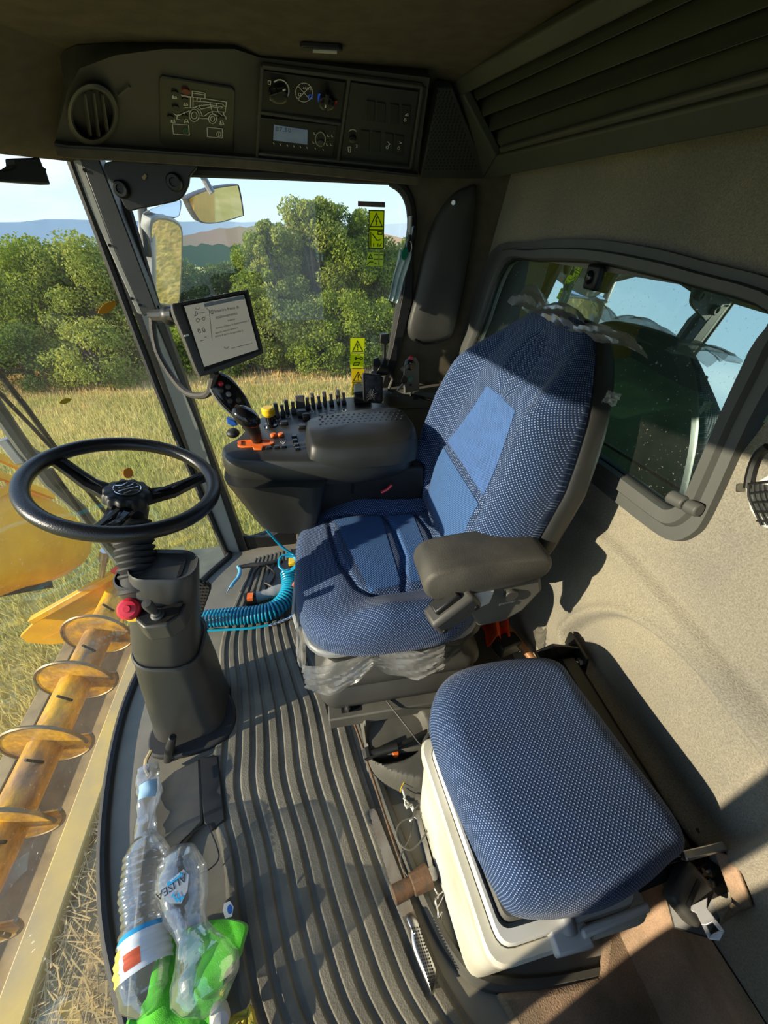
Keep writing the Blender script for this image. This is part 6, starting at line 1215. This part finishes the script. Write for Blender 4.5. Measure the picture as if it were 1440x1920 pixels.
b = MB(); b.prism(outline(Plane(AY(268, 480, YM+.05), (0, -1, 0)), [(258, 408), (282, 404), (288, 420), (290, 570), (278, 565), (262, 520)]), (0, .04, 0)); b.build('side_shell', m_lightgrey, MI, bevel=.01)
M2 = thing('wide_angle_mirror', 'small wide mirror above the tall exterior mirror', 'mirror', AY(315, 392, YM)); pm = AY(315, 392, YM); mirror(M2, [(276, 396), (300, 386), (336, 374), (337, 398), (330, 408), (300, 404)], (to_c(pm)+V((.5, .9, .25)).normalized()).normalized(), .04, m_greyp)
M3 = thing('front_mirror', 'rounded trapezoid mirror hanging from a rod, showing yellow bodywork', 'mirror', AY(405, 385, 2.0)); pm = AY(405, 385, 2.0)
mirror(M3, [(352, 370), (392, 354), (440, 346), (449, 352), (457, 400), (452, 406), (410, 418), (378, 418), (364, 404), (351, 378)], (to_c(pm)+V((.9, -.055, -.22)).normalized()).normalized(), .05, m_plastic2, Y=2.0)
b = MB(); b.tube([(-.42, 1.50, 1.48), (-.50, 1.78, 1.56), AY(374, 318, 2.02), AY(392, 352, 2.03), AY(398, 362, 2.03)], .012, 8); b.build('mirror_rod', m_greyp, M3)
b = MB(); b.tube([(-.50, 1.50, 1.47), (-.62, 1.8, 1.52), AY(255, 330, 2.2), AY(268, 400, 2.2), AY(275, 480, 2.2)], .02, 8); b.build('mirror_arm', m_plastic, MI)
# wiper on the windshield
WI = thing('windshield_wiper', 'black windshield wiper arm and linkage outside, lower left', 'wiper', AZ(225, 1060, -.05))
def outp(x, y, d): return AX(x, y, d)
for nm_, P, r, m_w in (('wiper_blade', [(-10, 690), (50, 765), (110, 848), (140, 890), (230, 1000)], .008, m_black), ('wiper_arm', [(-10, 728), (60, 800), (125, 870), (215, 985)], .006, m_darksteel), ('main_arm', [(-20, 745), (40, 832), (90, 900), (150, 955), (230, 1060)], .020, M_('arm_grey', (.11, .115, .10), .5)), ('tension_rod', [(95, 880), (170, 985), (225, 1040)], .008, m_black)):
    b = MB(); b.tube([outp(x, y, -.86-.02*i) for i, (x, y) in enumerate(P)], r, 8); b.build(nm_, m_w, WI)
b = MB(); b.prism([outp(x, y, -.90) for x, y in ((12, 824), (30, 818), (82, 850), (78, 866), (48, 870))], (-.03, 0, 0)); b.build('arm_bracket', m_greyp, WI, bevel=.004); b = MB(); q = outp(44, 843, -.89); b.cyl(q, q+V((.02, 0, 0)), .012, 10); b.build('bracket_bolt', m_steel, WI)
# crop header: trough, auger with flights, end plate, yellow hood
HD = thing('crop_header', 'worn yellow crop header trough in front of and below the cab', 'header', (-1.7, 1.4, -2))
ax0, ax1 = V((-1.74, -.6, -1.2)), V((-1.74, 2.62, -1.2)); AR = .092
b = MB(); b.cyl(ax0, ax1, AR, 32); au = b.build('auger_tube', m_yworn, HD, sharp=40)
m_edge = M_('flight_edge', (.20, .15, .08), .45, .5)
for i, yy in enumerate([AZ(x, y, -1.2).y for x, y in ((192, 1190), (158, 1275), (98, 1395), (28, 1545), (-60, 1760))]):
    b = MB(); rings = []
    for k in range(37):
        a = 2*pi*k/36; y_ = yy+.05*(k/36-.5); d = V((cos(a), 0, sin(a))); rings.append([V((ax0.x, y_, ax0.z))+d*AR*.98, V((ax0.x, y_, ax0.z))+d*.225, V((ax0.x, y_+.008, ax0.z))+d*.225, V((ax0.x, y_+.008, ax0.z))+d*AR*.98])
    b.loft(rings, True, True); fl_ = b.build('flight', m_yworn, HD, sharp=50)
    b = MB(); b.tube([(r[1]+r[2])/2 for r in rings], .010, 6); b.build('flight_edge', m_edge, fl_)
b = MB(); pr = [(-1.74+.42*cos(a), -1.2+.36*sin(a)) for a in np.linspace(-2.35, -.25, 12)]; b.loft([[V((x, y, z)) for x, z in pr] for y in np.linspace(-.7, 2.48, 8)], close=False); b.build('trough', m_dust, HD, solid=.01)
b = MB(); b.prism([V((-1.30, -.8, -.93)), V((-1.19, -.8, -.93)), V((-1.19, -.8, -1.12)), V((-1.30, -.8, -1.12))], (0, 3.5, 0)); b.build('top_beam', M_('dusty_yellow_beam', (.60, .40, .10), .6, col2=(.42, .30, .13), vs=5, detail=9), HD, bevel=.006)
b = MB(); b.box((-1.0, 1.0, -1.0), (.34, 3.4, .05)); b.box((-.98, 1.0, -1.4), (.06, 3.4, .8)); b.build('rear_wall', m_dust, HD)
b = MB(); r2 = np.random.default_rng(6); n = 2600; x = r2.uniform(-1.2, -.78, n); y = r2.uniform(-.4, 1.6, n); a = r2.uniform(0, 6.28, n); l = r2.uniform(.02, .10, n); z = r2.uniform(-.974, -.95, n)
v = np.stack([np.stack([x-np.cos(a)*l, y-np.sin(a)*l, z], 1), np.stack([x+np.cos(a)*l, y+np.sin(a)*l, z+.015], 1), np.stack([x+np.cos(a)*l+.004, y+np.sin(a)*l+.004, z+.015], 1)], 1).reshape(-1, 3)
o = tri_mesh('straw_litter', v, np.arange(3*n).reshape(-1, 3), m_blade2, HD, (-1.7, 1.4, -2)); o['kind'] = 'stuff'
ep_ = Plane((0, 2.55, 0), (0, 1, 0)); b = MB(); plate(b, ep_, [(70, 1158), (130, 1125), (228, 1070), (240, 1130), (230, 1185), (150, 1196), (98, 1202), (55, 1198), (42, 1186)], .04, -.04); b.build('end_plate', m_ypaint, HD, bevel=.006)
b = MB(); b.bar(ep_(60, 1163, .03), ep_(232, 1066, .03), .05, .06, (0, 1, 0)); b.build('end_plate_rim', m_ypaint, HD, bevel=.006)
b = MB(); b.cyl(ep_(190, 1080, .06), ep_(196, 1042, .06), .022, 12); b.cyl(ep_(194, 1052, .06), ep_(197, 1032, .06), .032, 12); b.build('hydraulic_stub', m_steel, HD); b = MB(); b.bar(ep_(212, 1072, .05), ep_(232, 1058, .05), .03, .04); b.build('red_cap', m_red, HD)
for i, yy in enumerate(np.linspace(-.3, 2.5, 9)):
    b = MB(); b.tube([(ax0.x+.07, yy+.13, ax0.z+.06), (ax0.x+.05, yy+.10, ax0.z+.17)], .008, 6); b.build('finger', m_darksteel, HD)
b = MB(); b.bar((-2.16, -.8, -1.55), (-2.16, 2.48, -1.55), .10, .06); b.build('cutter_bar', m_dust, HD, bevel=.006); b = MB(); b.bar((-2.05, -.8, -1.58), (-2.05, 2.48, -1.58), .10, .03); b.build('cutter_bar', m_darksteel, HD)
# yellow rounded hood of the header, left
hq_ = Plane((-2.3, 0, 0), (1, 0, .15)); HO2 = thing('header_hood', 'large yellow rounded sheet-metal hood at the left edge beyond the windshield', 'hood', hq_(60, 1100))
P = smooth(outline(hq_, [(-90, 905), (0, 912), (60, 925), (120, 960), (160, 1005), (163, 1035), (140, 1068), (90, 1092), (40, 1106), (-90, 1125)]), 4, True); c = sum(P, V())/len(P); nn_ = hq_.n
b = MB(); b.loft([[p-nn_*.3 for p in P], P, [lerp(c, p, .93)+nn_*.06 for p in P], [lerp(c, p, .6)+nn_*.11 for p in P], [lerp(c, p, .05)+nn_*.12 for p in P]]); b.build('hood_shell', m_ypaint, HO2, sharp=60)
b = MB(); b.bar(hq_(-60, 1122, .02), hq_(95, 1096, .02), .05, .03, nn_); b.build('lower_edge', m_darksteel, HO2)
for P in ([(-30, 845), (60, 885)], [(-30, 880), (100, 930)], [(-20, 935), (40, 900)]):
    b = MB(); b.bar(hq_(*P[0], .1), hq_(*P[1], .1), .05, .03, nn_); b.build('hood_strut', m_ypaint, HO2)
